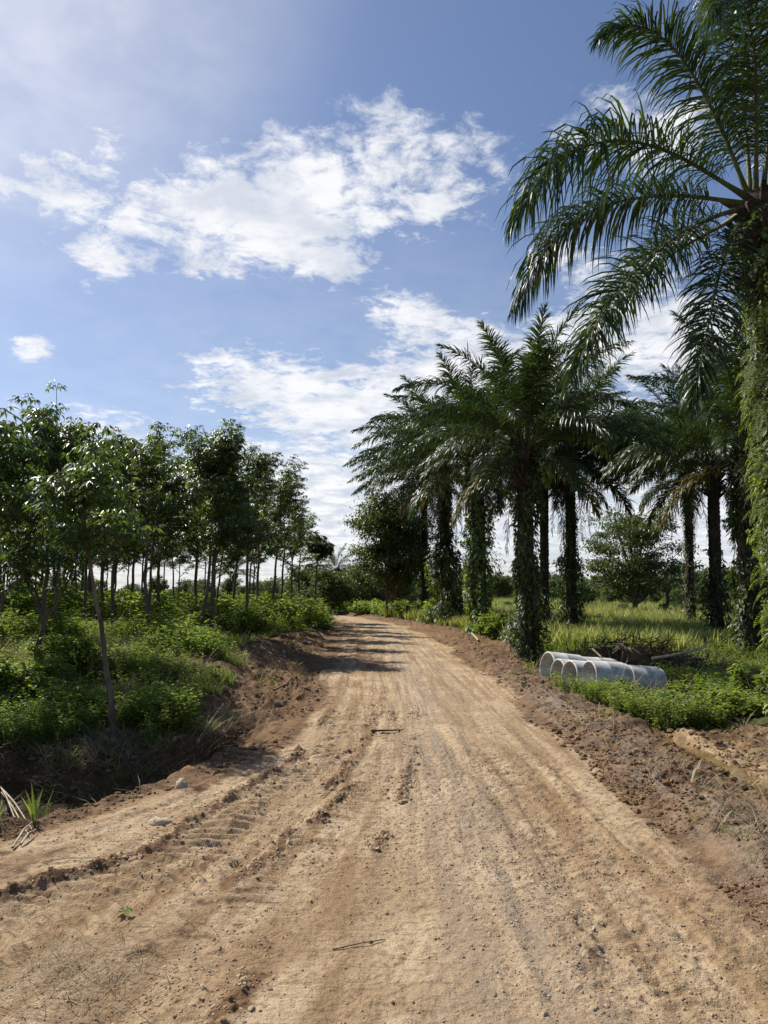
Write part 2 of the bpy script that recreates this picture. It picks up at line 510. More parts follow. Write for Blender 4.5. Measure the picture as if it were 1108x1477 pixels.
def land(x, y, detail=True):
    """height, plus masks: dry, gravel, plants, damp, road distance"""
    u = x - rc(y)
    e1 = (fbm(x * 0.9, y * 0.5, 3, 5) - 0.5)
    uf = np.where(u < 0, u * 1.75 / half_l(y), u)
    dl = -u - half_l(y) + e1 * 0.5
    dr = u - half_r(y) + e1 * 0.35
    n_lo = fbm(x * 0.25, y * 0.25, 3, 21) - 0.5
    n_mid = fbm(x * 1.4, y * 1.4, 4, 31) - 0.5
    # left: ditch near the camera, a bank of earth farther on
    yb0 = y - 1.25 * sstep(-2.9, -1.5, x)
    f = 1 - sstep(8.4, 12.5, yb0)
    yb = y + (fbm(x * 1.1, y * 0.6, 3, 23) - 0.5) * 1.0 - 1.25 * sstep(-2.9, -1.5, x)
    ditch = sstep(.05, .55, dl) * (1 - sstep(7.45, 8.35, yb))
    zl_near = np.interp(dl, [0, .2, .5, 1], [0, .05, -.04, -.12]) - .56 * ditch
    zl_far = np.interp(dl, [0, .4, 1.1, 2.2, 3.5, 8, 20, 60], [0, .10, .30, .36, .38, .42, .5, .5])
    zl = zl_near * f + zl_far * (1 - f) + n_lo * 0.3 * sstep(0.5, 3, dl) * (1 - .8 * f)
    # right: runnel near the camera, hollow with the pipes, then the field
    g = 1 - sstep(9.0, 10.6, y)
    h = sstep(15.5, 20, y)
    zr_near = np.interp(dr, [0, .4, .95, 1.1, 1.2, 1.42, 1.6, 2.2, 2.7, 3.4, 4.6, 8, 20], [0, .05, .05, -.04, -.22, -.22, -.14, -.04, .16, .28, .12, 0, 0])
    zr_mid = np.interp(dr, [0, .5, 1.0, 1.6, 3, 6, 10, 20], [0, .06, .0, -.13, -.26, -.2, -.1, -.05])
    zr_far = np.interp(dr, [0, .5, 1.5, 3, 8, 30], [0, .14, .12, .05, -.05, -.05])
    zr = zr_near * g + (zr_mid * (1 - h) + zr_far * h) * (1 - g) + n_lo * 0.22 * sstep(1.5, 4, dr)
    z = np.where(dl > 0, zl, np.where(dr > 0, zr, 0.0))
    off = np.maximum(dl, dr)
    loose = np.zeros_like(x)
    verge = sstep(-0.15, 0.25, off) * (1 - sstep(2.8, 4.5, off))
    if detail:
        # crumbled earth on the verges
        c1 = np.abs(fbm(x * 2.6, y * 2.6, 4, 41, 0.6) - 0.5) * 2
        c2 = fbm(x * 9, y * 9, 4, 51, 0.62) - 0.5
        lump = np.where(dl > 0, 1.0, 0.8)
        z = z + verge * lump * (n_mid * np.where(dl > 0, .36, .26) + (0.3 - c1) * 0.13 + c2 * 0.085)
        z = z + sstep(2.5, 4.5, off) * (n_mid * 0.12 + c2 * 0.03)
        # the worked road: shallow ruts, crumbs, tread marks
        onr = 1 - sstep(-0.3, 0.1, off)
        rut = fbm(uf * 3.2, y * 0.16, 3, 61) - 0.5
        rut2 = fbm(uf * 10, y * 0.5, 3, 66) - 0.5
        patch = sstep(0.42, 0.66, fbm(x * 0.8, y * 0.45, 3, 71))
        c3 = fbm(x * 24, y * 24, 3, 81, 0.6) - 0.5
        z = z + onr * (rut * 0.045 + rut2 * 0.026 + n_mid * 0.03 + c3 * 0.010 + patch * (c2 * 0.035 + c3 * 0.016))
        for k, P in enumerate(TRACKS):
            d, s = poly_dist(x, y, P)
            a = np.abs(d)
            w = (0.30, 0.22, 0.22)[k]; amp = (1.0, 0.5, 0.35)[k]
            lane = (1 - sstep(w * 0.85, w * 1.15, a)) * onr * (1 - sstep(9, 16, y))
            broken = sstep(0.30, 0.50, fbm(x * 1.7, y * 1.7, 3, 91 + k))
            chev = s + a * 0.35 + (fbm(x * 5, y * 5, 2, 95) - 0.5) * 0.10
            z = z - lane * 0.022 * amp
            z = z + lane * broken * amp * 0.032 * (0.5 + 0.5 * np.tanh(np.sin(chev * 2 * np.pi / 0.125) * 2.0)) * (0.5 + 1.0 * vnoise(x * 6, y * 6, 97))
            berm = np.exp(-((a - w * 1.35 - n_mid * .12) / 0.06) ** 2) * onr * (1 - sstep(8, 13, y))
            loose = np.maximum(loose, berm * sstep(.42, .56, fbm(x * 1.6, y * 1.6, 2, 101 + k)) * (.6 + .8 * vnoise(x * 14, y * 14, 99)))
            z = z + berm * amp * sstep(.44, .62, fbm(x * 1.6, y * 1.6, 2, 101 + k)) * (0.028 + c2 * 0.06 + c3 * .06)
    # masks
    dry = (1 - sstep(-0.55, 0.25, off + e1 * 0.5)) * np.where(y > 16, 0.62, 0.85) - 0.18 * sstep(0.5, 0.72, fbm(uf * 2.2 + 3, y * 0.5, 5, 111, .6)) * sstep(.0, -.4, u)
    dry = dry + 0.10 * sstep(0.0, 0.5, u) - 0.16 * sstep(-0.3, -1.2, u) * sstep(.40, .62, fbm(uf * 5, y * .9, 5, 117, .62)) - 0.06 * sstep(-.3, -1.2, u)
    dry = dry + 0.55 * np.exp(-((dr - 1.55) / 0.32) ** 2) * g + 0.4 * np.exp(-((dr - 2.2) / 0.4) ** 2) * g * sstep(.45, .6, fbm(x * 2, y * 2, 3, 113))
    grav = np.exp(-((u - 0.15 - 0.15 * n_lo) / 0.38) ** 2) * 0.9 + np.exp(-((dr - 0.40) / 0.45) ** 2) * 0.75 * (1 - sstep(12, 20, y)) + np.exp(-((u - 0.95) / 0.3) ** 2) * 0.5 * sstep(6, 10, y)
    dry = dry - .40 * loose
    # plants start beyond a ragged line
    soilw_l = np.interp(y, [0, 5, 8, 9.5, 12, 16, 22, 30, 44, 60], [1.2, 1.2, 1.0, 1.0, 1.5, 1.9, 1.5, 0.7, 0.3, 0.2])
    soilw_r = np.interp(y, [0, 6, 8.5, 9.8, 11, 14, 17, 22, 30, 40, 60], [5.0, 4.5, 3.6, 1.2, 0.9, 0.85, 1.75, 1.7, 1.35, 0.7, 0.2])
    gl = sstep(8.1, 9.0, yb0 + (fbm(x * 1.6, y * 1.6, 3, 123) - .5) * 1.6) * sstep(-0.25, 0.45, dl - soilw_l + (fbm(x * 1.1, y * 1.1, 4, 121) - 0.5) * 3.0)
    gr = sstep(-0.2, 0.35, dr - soilw_r + (fbm(x * 1.3, y * 1.3, 3, 131) - 0.5) * 1.2)
    plants = np.where(dl > 0, gl, np.where(dr > 0, gr, 0))
    damp = sstep(.2, .6, dl) * (1 - sstep(7.9, 8.8, yb)) * .85 + 0.35 * sstep(.5, .7, fbm(x * .9, y * .9, 3, 141)) * sstep(0.1, .6, off)
    return z, dry, grav, plants, np.clip(damp, 0, 1), off, dl, dr, uf


def hz(x, y):
    x = np.atleast_1d(np.asarray(x, float)); y = np.atleast_1d(np.asarray(y, float))
    return land(x, y, False)[0]


def gpt(px, py, dz=0.0):
    """where the sight line through a photo pixel meets the ground"""
    d = ray(px, py)
    lo, hi = 1.5, 300.0
    ts = np.geomspace(1.5, 300, 900)
    X = d[0] / d[1] * ts; Z = CAM_Z + d[2] / d[1] * ts
    g = hz(X, ts) + dz
    i = int(np.argmax(Z <= g))
    return np.array([X[i], ts[i], g[i] - dz])


def build_terrain():
    NC = 960
    s = np.linspace(-1, 1, NC)
    t = 0.95 * (0.18 * s + 0.82 * s ** 3)
    ys = np.concatenate([np.linspace(-6, 2.3, 24)[:-1], np.geomspace(1.3, 89, 960) + 1.0, np.geomspace(90, 420, 90)[1:]])
    Y, T = np.meshgrid(ys, t, indexing='ij')
    X = (Y + 12) * T
    z, dry, grav, plants, damp, off, dl, dr, u = land(X, Y)
    # sink the rim under the wide ground sheet
    rim = np.maximum.reduce([sstep(0.86, 0.95, np.abs(T)), sstep(300, 420, Y), 1 - sstep(-6, -4, Y)])
    z = z * (1 - rim) - 0.75 * rim
    mk = np.stack([dry, np.clip(grav, 0, 1), plants], -1).reshape(-1, 3)
    rv = np.stack([u, Y, damp], -1).reshape(-1, 3)
    V = np.stack([X, Y, z], -1)
    # normals of the whole sheet so that the pieces meet without a seam
    gx = np.gradient(V, axis=1); gy = np.gradient(V, axis=0)
    NR = nrm(np.cross(gx, gy)).reshape(-1, 3)
    V = V.reshape(-1, 3)
    nr, nc = X.shape
    i = np.arange(nr - 1)[:, None] * nc; j = np.arange(nc - 1)[None]
    F = np.stack([i + j, i + j + 1, i + nc + j + 1, i + nc + j], -1).reshape(-1, 4)
    fo = off.reshape(-1)[F].mean(1)
    fy = V[F, 1].mean(1)
    isroad = (fo < 0.02) & (fy < 130)
    for name, sel in (('dirt_road', isroad), ('ground', ~isroad)):
        f = F[sel]
        used, inv = np.unique(f, return_inverse=True)
        mb = MB(); mb.add(V[used], inv.reshape(-1, 4))
        o = mb.build(name, M['soil'], attrs={'mk': mk[used], 'rv': rv[used]})
        o.data.normals_split_custom_set_from_vertices(NR[used].tolist())
        tag(o, kind='structure')
    # wide ground to the horizon
    mb = MB()
    rr = np.array([0, 60, 200, 600, 1500, 4000.0]); th = np.linspace(0, 2 * np.pi, 49)[:-1]
    v = np.stack([(rr[:, None] * np.cos(th)).ravel(), (rr[:, None] * np.sin(th)).ravel(), np.full(rr.size * 48, -0.62)], -1)
    i = np.arange(len(rr) - 1)[:, None] * 48; j = np.arange(48)[None]; j2 = (j + 1) % 48
    mb.add(v, np.stack([i + j, i + 48 + j, i + 48 + j2, i + j2], -1).reshape(-1, 4))
    tag(mb.build('far_ground', M['far_ground']), kind='structure')


build_terrain()


def sheet(name, poly, z, mat):
    """flat water surface with an outline of its own"""
    c = np.mean(poly, axis=0)
    n = len(poly)
    mb = MB()
    v = [(c[0], c[1], z)] + [(p[0], p[1], z) for p in poly]
    mb.add(np.array(v), np.array([(0, 1 + k, 1 + (k + 1) % n) for k in range(n)]))
    return tag(mb.build(name, mat, smooth=False), kind='structure')


def along(y0, y1, side, o0, o1, n=24):
    ys = np.linspace(y0, y1, n)
    if side < 0:
        a = rc(ys) - half_l(ys) - o0; b = rc(ys) - half_l(ys) - o1
    else:
        a = rc(ys) + half_r(ys) + o0; b = rc(ys) + half_r(ys) + o1
    return list(zip(a, ys)) + list(zip(b[::-1], ys[::-1]))


sheet('ditch_water', along(2.6, 7.7, -1, 0.3, 9), -0.50, M['ditch_water'])
sheet('runnel_water', along(3.0, 9.3, 1, 1.0, 1.75), -0.165, M['mud_water'])

# ------------------------------------------------------------------ stones and clods
ICO_V = []
_t = (1 + 5 ** .5) / 2
for a, b in ((1, _t), (1, -_t), (-1, _t), (-1, -_t)):
    ICO_V += [(0, a, b), (a, b, 0), (b, 0, a)]
ICO_V = np.array(sorted(set(ICO_V))) / math.hypot(1, _t)
ICO_F = []
for i in range(12):
    for j in range(i + 1, 12):
        for k in range(j + 1, 12):
            if all(np.linalg.norm(ICO_V[a] - ICO_V[b]) < 1.06 for a, b in ((i, j), (j, k), (i, k))):
                c = np.cross(ICO_V[j] - ICO_V[i], ICO_V[k] - ICO_V[i])
                ICO_F.append((i, j, k) if np.dot(c, ICO_V[i]) > 0 else (i, k, j))
ICO_F = np.array(ICO_F)


def lumps(name, x, y, size, mat, label, cat='stones', sink=0.25, flat=0.7, seed=1):
    r = np.random.default_rng(seed)
    n = len(x)
    z = land(x, y, True)[0]
    mb = MB()
    var = [ICO_V * (1 + r.uniform(-.3, .3, (12, 1))) for _ in range(6)]
    pick = r.integers(0, 6, n)
    for k in range(6):
        m = pick == k
        sc = size[m][:, None] * r.uniform(0.7, 1.3, (m.sum(), 3)) * np.array([1, 1, flat])
        scatter(mb, var[k], ICO_F, np.stack([x[m], y[m], z[m] + size[m] * flat * (1 - 2 * sink) * 0.6], -1), r.uniform(0, 6.28, m.sum()), sc)
    o = mb.build(name, mat, smooth=False)
    return tag(o, label, cat, kind='stuff')


def road_points(n, y0, y1, offlo, offhi, seed, pw=1.0):
    r = np.random.default_rng(seed)
    y = y0 * (y1 / y0) ** (r.uniform(0, 1, n) ** pw)
    t = r.uniform(-0.75, 0.75, n)
    x = (y + 0.8) * t
    off = land(x, y, False)[5]
    m = (off > offlo) & (off < offhi)
    return x[m], y[m], off[m]


r_ = np.random.default_rng(5)
x, y, o_ = road_points(95000, 2.2, 14, -6, 0.2, 1)
keep = r_.uniform(0, 1, len(x)) < sstep(0.30, 0.75, fbm(x * 0.9, y * 0.6, 4, 201)) * .75 + 0.05
x, y = x[keep], y[keep]
lumps('dirt_clods', x, y, np.exp(r_.normal(math.log(0.0042), 0.5, len(x))).clip(0.002, 0.009), M['clod'],
      'small crumbs of dry brown earth strewn over the dirt road', 'dirt', seed=2, sink=.4)
x, y, o_ = road_points(150000, 3, 26, -0.2, 2.6, 3)
keep = r_.uniform(0, 1, len(x)) < (sstep(0.32, 0.60, fbm(x * 1.5, y * 1.5, 3, 211)) * .8 + .05)
x, y = x[keep], y[keep]
lumps('verge_clods', x, y, np.exp(r_.normal(math.log(0.0095), 0.6, len(x))).clip(0.003, 0.040) * np.clip(y / 8, .35, 1), M['dark_clod'],
      'dark crumbly clods heaped along both road verges', 'dirt', seed=4)
# crumbled ridges thrown up beside the wheel tracks
bx, by, bs = [], [], []
for k, P in enumerate(TRACKS[:2]):
    for side in (-1, 1):
        n = 2600
        t = r_.uniform(0, 1, n)
        cum = np.concatenate([[0], np.cumsum(np.hypot(*np.diff(P, axis=0).T))]); cum /= cum[-1]
        px_ = np.interp(t, cum, P[:, 0]); py_ = np.interp(t, cum, P[:, 1])
        dx = np.interp(t + .01, cum, P[:, 0]) - px_; dy = np.interp(t + .01, cum, P[:, 1]) - py_
        l = np.hypot(dx, dy) + 1e-6
        o = side * (.30, .22)[k] * 1.35 + r_.normal(0, .06, n)
        xx = px_ - dy / l * o; yy = py_ + dx / l * o
        kp = (fbm(xx * 1.6, yy * 1.6, 2, 101 + k) > .50) & (yy > 1.8) & (yy < 11)
        bx.append(xx[kp]); by.append(yy[kp])
bx = np.concatenate(bx); by = np.concatenate(by)
lumps('ridge_clods', bx, by, np.exp(r_.normal(math.log(0.0062), 0.5, len(bx))).clip(0.003, 0.022), M['clod'],
      'crumbled brown earth thrown up along the left wheel tracks', 'dirt', seed=14)
x, y, o_ = road_points(60000, 2.2, 20, -4, 0.9, 5)
gm = land(x, y, False)[2]
keep = r_.uniform(0, 1, len(x)) < gm * 0.55 * sstep(0.38, 0.62, fbm(x * 1.2, y * 0.8, 3, 221))
x, y = x[keep], y[keep]
lumps('gravel', x, y, np.exp(r_.normal(math.log(0.0055), 0.4, len(x))).clip(0.0025, 0.011), M['gravel'],
      'grey gravel pressed into the middle and right edge of the road', 'gravel', seed=6, sink=.4)


def rock(name, p, s, mat, label, cat, seed):
    """one weathered lump"""
    r = np.random.default_rng(seed)
    nu, nv = 20, 12
    th = np.linspace(0, 2 * np.pi, nu, endpoint=False); ph = np.linspace(0.05, np.pi - 0.05, nv)
    P, T = np.meshgrid(ph, th, indexing='ij')
    d = np.stack([np.sin(P) * np.cos(T), np.sin(P) * np.sin(T), np.cos(P)], -1)
    o = r.uniform(0, 50, 3)
    n = fbm(d[..., 0] * 1.6 + o[0] + d[..., 2], d[..., 1] * 1.6 + o[1] - d[..., 2], 4, seed, 0.6)
    v = d * (0.35 + 1.3 * n)[..., None] * np.array(s)
    mb = MB()
    i = np.arange(nv - 1)[:, None] * nu; j = np.arange(nu)[None]; j2 = (j + 1) % nu
    mb.add(v.reshape(-1, 3), np.stack([i + j, i + nu + j, i + nu + j2, i + j2], -1).reshape(-1, 4))
    o = mb.build(name, mat, smooth=True, loc=(p[0], p[1], p[2] + s[2] * 0.38))
    return tag(o, label, cat)


rock('pale_stone', gpt(229, 1191), (0.072, 0.05, 0.036), M['pale_stone'], 'low pale stone lying on the left edge of the road, nearer the camera', 'stone', 3)
rock('pale_stone', gpt(262, 1139), (0.052, 0.045, 0.052), M['pale_stone'], 'upright pale yellowish stone at the lip of the ditch', 'stone', 8)


def stick(name, pts, r0, r1, mat, label, cat='stick', twigs=(), sides=6):
    mb = MB()
    pts = np.array(pts, float)
    c = pts.mean(0); c[2] = pts[:, 2].min()
    k = np.linspace(0, 1, len(pts))
    tt = np.linspace(0, 1, len(pts) * 4)
    path = np.stack([np.interp(tt, k, pts[:, a]) for a in range(3)], -1) - c
    v, f = tube(path, np.linspace(r0, r1, len(path)), sides); mb.add(v, f)
    for tw in twigs:
        tw = np.array(tw, float) - c
        v, f = tube(tw, np.linspace(r1 * 1.1, r1 * 0.4, len(tw)), 5); mb.add(v, f)
    return tag(mb.build(name, mat, loc=c), label, cat)


def g3(px, py, dz=0.0):
    p = gpt(px, py); return np.array([p[0], p[1], land(p[:1], p[1:2])[0][0] + dz])


stick('stick', [g3(536, 1057, .012), g3(556, 1056, .02), g3(582, 1051, .012)], 0.014, 0.007, M['dark_twig'], 'dark stick lying across the middle of the road')
stick('stick', [g3(676, 911, .10), g3(686, 921, .05), g3(690, 926, .02)], 0.035, 0.028, M['dead_wood'], 'short pale stick on the verge at the foot of a vine-covered palm')
b0, b1 = g3(284, 1076, .02), g3(322, 1033, .22)
stick('branch', [b0, (b0 + b1) / 2 + [0, 0, .02], b1], 0.016, 0.008, M['dead_wood'], 'broken pale branch with side twigs on the ditch bank', 'branch',
      twigs=[((b0 * .35 + b1 * .65), (b0 * .35 + b1 * .65) + [.14, -.05, -.02]), ((b0 * .55 + b1 * .45), (b0 * .55 + b1 * .45) + [.16, -.08, -.06]), ((b0 * .2 + b1 * .8), (b0 * .2 + b1 * .8) + [.2, .0, -.03])])
stick('twig', [g3(60, 1253, .01), g3(95, 1247, .015), g3(138, 1244, .01)], 0.004, 0.002, M['dead_wood'], 'thin pale twig lying on the left side of the road near the earth ridge', 'twig')
stick('branch', [g3(395, 1000, .03), g3(412, 990, .05), g3(424, 984, .04)], 0.02, 0.012, M['twig'], 'short brown branch lying on the shaded left earth bank', 'branch')
stick('stick', [g3(480, 1372, .006), g3(520, 1362, .01), g3(556, 1352, .006)], 0.003, 0.002, M['twig'], 'very thin brown stick on the gravelly middle of the road, nearest the camera')

# dead reed bundle in the near left corner
for k, (a, b) in enumerate([((2, 1165), (46, 1205)), ((0, 1185), (40, 1210)), ((18, 1228), (48, 1192)), ((30, 1224), (52, 1205)), ((0, 1150), (22, 1190))]):
    pa, pb = gpt(*a), gpt(*b)
    za, zb = max(pa[2], -.42), max(pb[2], -.42)
    stick('dead_stalk', [(pa[0], pa[1], za + .02), ((pa[0] + pb[0]) / 2, (pa[1] + pb[1]) / 2, (za + zb) / 2 + .05), (pb[0], pb[1], zb + .03)], 0.008, 0.004, M['dead_wood'],
          'dry pale stalk in the tangle at the ditch edge in the near corner', 'stalk')['group'] = 'dry stalks at the ditch edge'

# ------------------------------------------------------------------ palms
def frond_mesh(mb, path, nl=70, ll=0.68, seed=0, droop=0.9, w=0.034, plum=0.45, rr=0.03, start=0.14, flip=0.0):
    """one feather leaf along a path: midrib plus leaflets that hang from it"""
    r = np.random.default_rng(seed)
    path = np.asarray(path, float)
    L = np.linalg.norm(np.diff(path, axis=0), axis=1).sum()
    cum = np.concatenate([[0], np.cumsum(np.linalg.norm(np.diff(path, axis=0), axis=1))]) / L
    tt = np.linspace(0, 1, 26)
    fine = np.stack([np.interp(tt, cum, path[:, a]) for a in range(3)], -1)
    for _ in range(3):
        fine[1:-1] = (fine[:-2] + 2 * fine[1:-1] + fine[2:]) / 4
    v, f = tube(fine, rr * (1 - 0.88 * tt ** 0.8) * np.where(tt < 0.1, 1.5 - 5 * tt, 1), 5); mb.add(v, f, 1)
    s = np.linspace(start, 0.995, nl)
    P = []; D = []; Wv = []; LL = []; DR = []; WW = []
    T = nrm(np.gradient(fine, axis=0))
    up0 = np.array([0, 0, 1.0])
    for side in (-1, 1):
        ss = np.clip(s + r.normal(0, 0.004, nl), 0, 1)
        p = np.stack([np.interp(ss, tt, fine[:, a]) for a in range(3)], -1)
        t = nrm(np.stack([np.interp(ss, tt, T[:, a]) for a in range(3)], -1))
        sd = nrm(np.cross(t, up0) + 1e-6) if abs(T[0, 2]) < 0.999 else np.tile([0, 1.0, 0], (nl, 1))
        if flip:
            ca, sa = math.cos(flip), math.sin(flip)
            upv = np.cross(sd, t)
            sd = sd * ca + upv * sa
        up = np.cross(sd, t)
        a = np.interp(ss, [0, .3, .75, 1], [75, 65, 48, 18]) + r.normal(0, 6, nl)
        b = r.normal(0.12, plum, nl) + 0.2
        a = np.radians(a)[:, None]
        d = t * np.cos(a) + (sd * side * np.cos(b)[:, None] + up * np.sin(b)[:, None]) * np.sin(a)
        P.append(p); D.append(d)
        Wv.append(nrm(t + up * r.normal(0, .35, nl)[:, None]))
        prof = np.interp(ss, [0, .14, .22, .42, .7, .9, 1], [.2, .35, .75, 1.0, .92, .62, .35])
        LL.append(ll * prof * r.uniform(.80, 1.12, nl) * np.where(r.uniform(0, 1, nl) < .07, r.uniform(.2, .6, nl), 1)); WW.append(w * np.interp(prof, [0.3, 1], [.6, 1]) * r.uniform(.8, 1.15, nl))
        DR.append(droop * r.uniform(.5, 1.5, nl))
    add_strips(mb, np.concatenate(P), np.concatenate(D), np.concatenate(Wv), np.concatenate(LL), np.concatenate(WW), nseg=4, droop=np.concatenate(DR), mat=0)


def arc_path(L, e0, bend, pw=1.5, n=16, side=0.0):
    s = np.linspace(0, 1, n)
    e = R(e0) - R(bend) * s ** pw
    a = side * s ** 2
    d = np.stack([np.cos(e) * np.cos(a), np.cos(e) * np.sin(a), np.sin(e)], -1)
    p = np.concatenate([[[0, 0, 0]], np.cumsum((d[1:] + d[:-1]) / 2 * L / (n - 1), axis=0)])
    return p


FR = {}                                            # frond shapes that the palms share
for key, lst in {'up': [(4.2, 84, 38), (4.3, 76, 55)], 'high': [(4.4, 62, 70), (4.4, 52, 74), (4.3, 60, 88)], 'mid': [(4.4, 36, 70), (4.4, 28, 66), (4.2, 34, 84)],
                 'low': [(4.1, 18, 54), (3.9, 12, 52), (4.1, 24, 66)], 'hang': [(3.0, -8, 56), (2.8, -18, 52)]}.items():
    FR[key] = []
    for k, (L, e0, bend) in enumerate(lst):
        mb = MB()
        frond_mesh(mb, arc_path(L, e0, bend, 1.35, side=(-0.35, 0.25, 0.45)[k]), 124, 0.72, seed=100 + k + len(FR) * 10, droop=1.3 if key != 'up' else 0.7, w=.042)
        o = mb.build('frond', [M['palm_old' if (key == 'hang' and k == 1) else 'palm'], M['palm_rachis']]); col.objects.unlink(o)
        FR[key].append(o.data); bpy.data.objects.remove(o)
FR['dead'] = []
for k in range(2):
    mb = MB()
    frond_mesh(mb, arc_path(2.7 + 0.3 * k, -58, 30, 0.6), 46, 0.4, seed=170 + k, droop=2.5, w=0.022, plum=0.8, rr=0.022)
    o = mb.build('dead_frond', [M['palm_dead'], M['palm_dead']]); col.objects.unlink(o)
    FR['dead'].append(o.data); bpy.data.objects.remove(o)


def link(name, data, parent, loc, rz, sc=1.0):
    o = bpy.data.objects.new(name, data); col.objects.link(o)
    o.parent = parent; o.location = [float(c) for c in loc]; o.rotation_euler = (0, 0, float(rz)); o.scale = (sc,) * 3
    return o


def palm_trunk(H, r0, top, seed, boots=True):
    """trunk with old leaf bases; local axis from the origin to 'top'"""
    r = np.random.default_rng(seed)
    nz, na = int(26 * H), 28
    z = np.linspace(-0.3, 1.0, nz); th = np.linspace(0, 2 * np.pi, na, endpoint=False)
    Z, T = np.meshgrid(z, th, indexing='ij')
    tz = np.clip(Z, 0, 1)
    rad = r0 * (1.18 - 0.22 * sstep(0, .25, tz) + 0.22 * sstep(.8, .97, tz) - 0.35 * sstep(.96, 1.0, tz))
    rows = Z * H / 0.16
    pat = np.abs(np.sin(T * 4 + np.floor(rows) * 1.1)) * (rows - np.floor(rows)) ** 0.7
    rad = rad * (1 + 0.20 * pat + 0.10 * (fbm(T * 2, Z * H * 3, 3, seed) - .5))
    cx = top[0] * tz ** 1.3; cy = top[1] * tz ** 1.3
    v = np.stack([cx + rad * np.cos(T), cy + rad * np.sin(T), Z * H], -1).reshape(-1, 3)
    mb = MB()
    i = np.arange(nz - 1)[:, None] * na; j = np.arange(na)[None]; j2 = (j + 1) % na
    mb.add(v, np.stack([i + j, i + j2, i + na + j2, i + na + j], -1).reshape(-1, 4))
    if boots:                                     # stubs of cut leaf stalks below the crown
        n = 46
        tzs = r.uniform(.80, 1.0, n); a = r.uniform(0, 6.28, n)
        for k in range(n):
            c = np.array([top[0] * tzs[k] ** 1.3, top[1] * tzs[k] ** 1.3, tzs[k] * H])
            d = np.array([math.cos(a[k]), math.sin(a[k]), r.uniform(.5, 1.3)]); d /= np.linalg.norm(d)
            p = c + np.array([math.cos(a[k]), math.sin(a[k]), 0]) * r0 * .8
            vv, ff = tube([p, p + d * .18, p + d * r.uniform(.25, .42)], [.07, .05, .03], 5); mb.add(vv, ff)
    return mb


def vine_mesh(H, r0, top, seed, prof, n=3000, leaf=0.11, mats_share=0.0, hang=0.0):
    """climbing leaves round a trunk; prof: thickness of the cover at heights 0..1"""
    r = np.random.default_rng(seed)
    mb = MB()
    tz = r.uniform(0, 1, n * 2); th = r.uniform(0, 2 * np.pi, n * 2)
    hz_, tk = zip(*prof)
    thick = np.interp(tz, hz_, tk)
    lump = fbm(th * 1.3 + np.cos(th), tz * H * 1.4, 3, seed + 3)
    keep = (lump > 0.44) & (thick > 0.02) & (r.uniform(0, 1, n * 2) < 0.35 + thick * 2)
    tz, th, thick, lump = tz[keep][:n], th[keep][:n], thick[keep][:n], lump[keep][:n]
    k = len(tz)
    rad = r0 * 1.02 + thick * (0.25 + (lump - .42) * 4.5) * r.uniform(0.2, 1.15, k)
    out = np.stack([np.cos(th), np.sin(th), np.zeros(k)], -1)
    c = np.stack([top[0] * tz ** 1.3, top[1] * tz ** 1.3, tz * H], -1)
    P = c + out * rad[:, None]
    D = nrm(out * r.uniform(.1, .8, (k, 1)) + rdir(k, r) * .55 + np.array([0, 0, -1.0]) * r.uniform(.2, 1.2, (k, 1)))
    Nn = nrm(out + np.array([0, 0, .8]) + rdir(k, r) * .5)
    v, f = kites(P, D, Nn, leaf * r.uniform(.45, 1.7, k), leaf * .75 * r.uniform(.5, 1.1, k)); mb.add(v, f, 0)
    if hang:                                      # dangling fern-like streamers
        m = int(hang)
        tz = r.uniform(0.12, .95, m); th = r.uniform(0, 2 * np.pi, m)
        thick = np.interp(tz, hz_, tk)
        out = np.stack([np.cos(th), np.sin(th), np.zeros(m)], -1)
        P = np.stack([top[0] * tz ** 1.3, top[1] * tz ** 1.3, tz * H], -1) + out * (r0 + thick * .5)[:, None]
        ln = r.uniform(.2, .45, m)
        for q in range(m):
            ns = int(ln[q] / 0.028)
            d = out[q] * .5 + np.array([0, 0, .25]) + r.normal(0, .2, 3)
            pts = []; p = P[q].copy()
            for _ in range(ns):
                pts.append(p.copy()); d = nrm(d + np.array([0, 0, -.20])); p = p + d * .028
            pts = np.array(pts)
            tg = nrm(np.gradient(pts, axis=0)); sd = nrm(np.cross(tg, out[q] + 0.01))
            pr = np.sin(np.linspace(.5, 3.0, ns))
            for sg in (-1, 1):
                v, f = kites(pts, sd * sg + tg * .25, np.tile(out[q], (ns, 1)), .075 * pr + .01, .022, .1); mb.add(v, f, 0)
    return mb


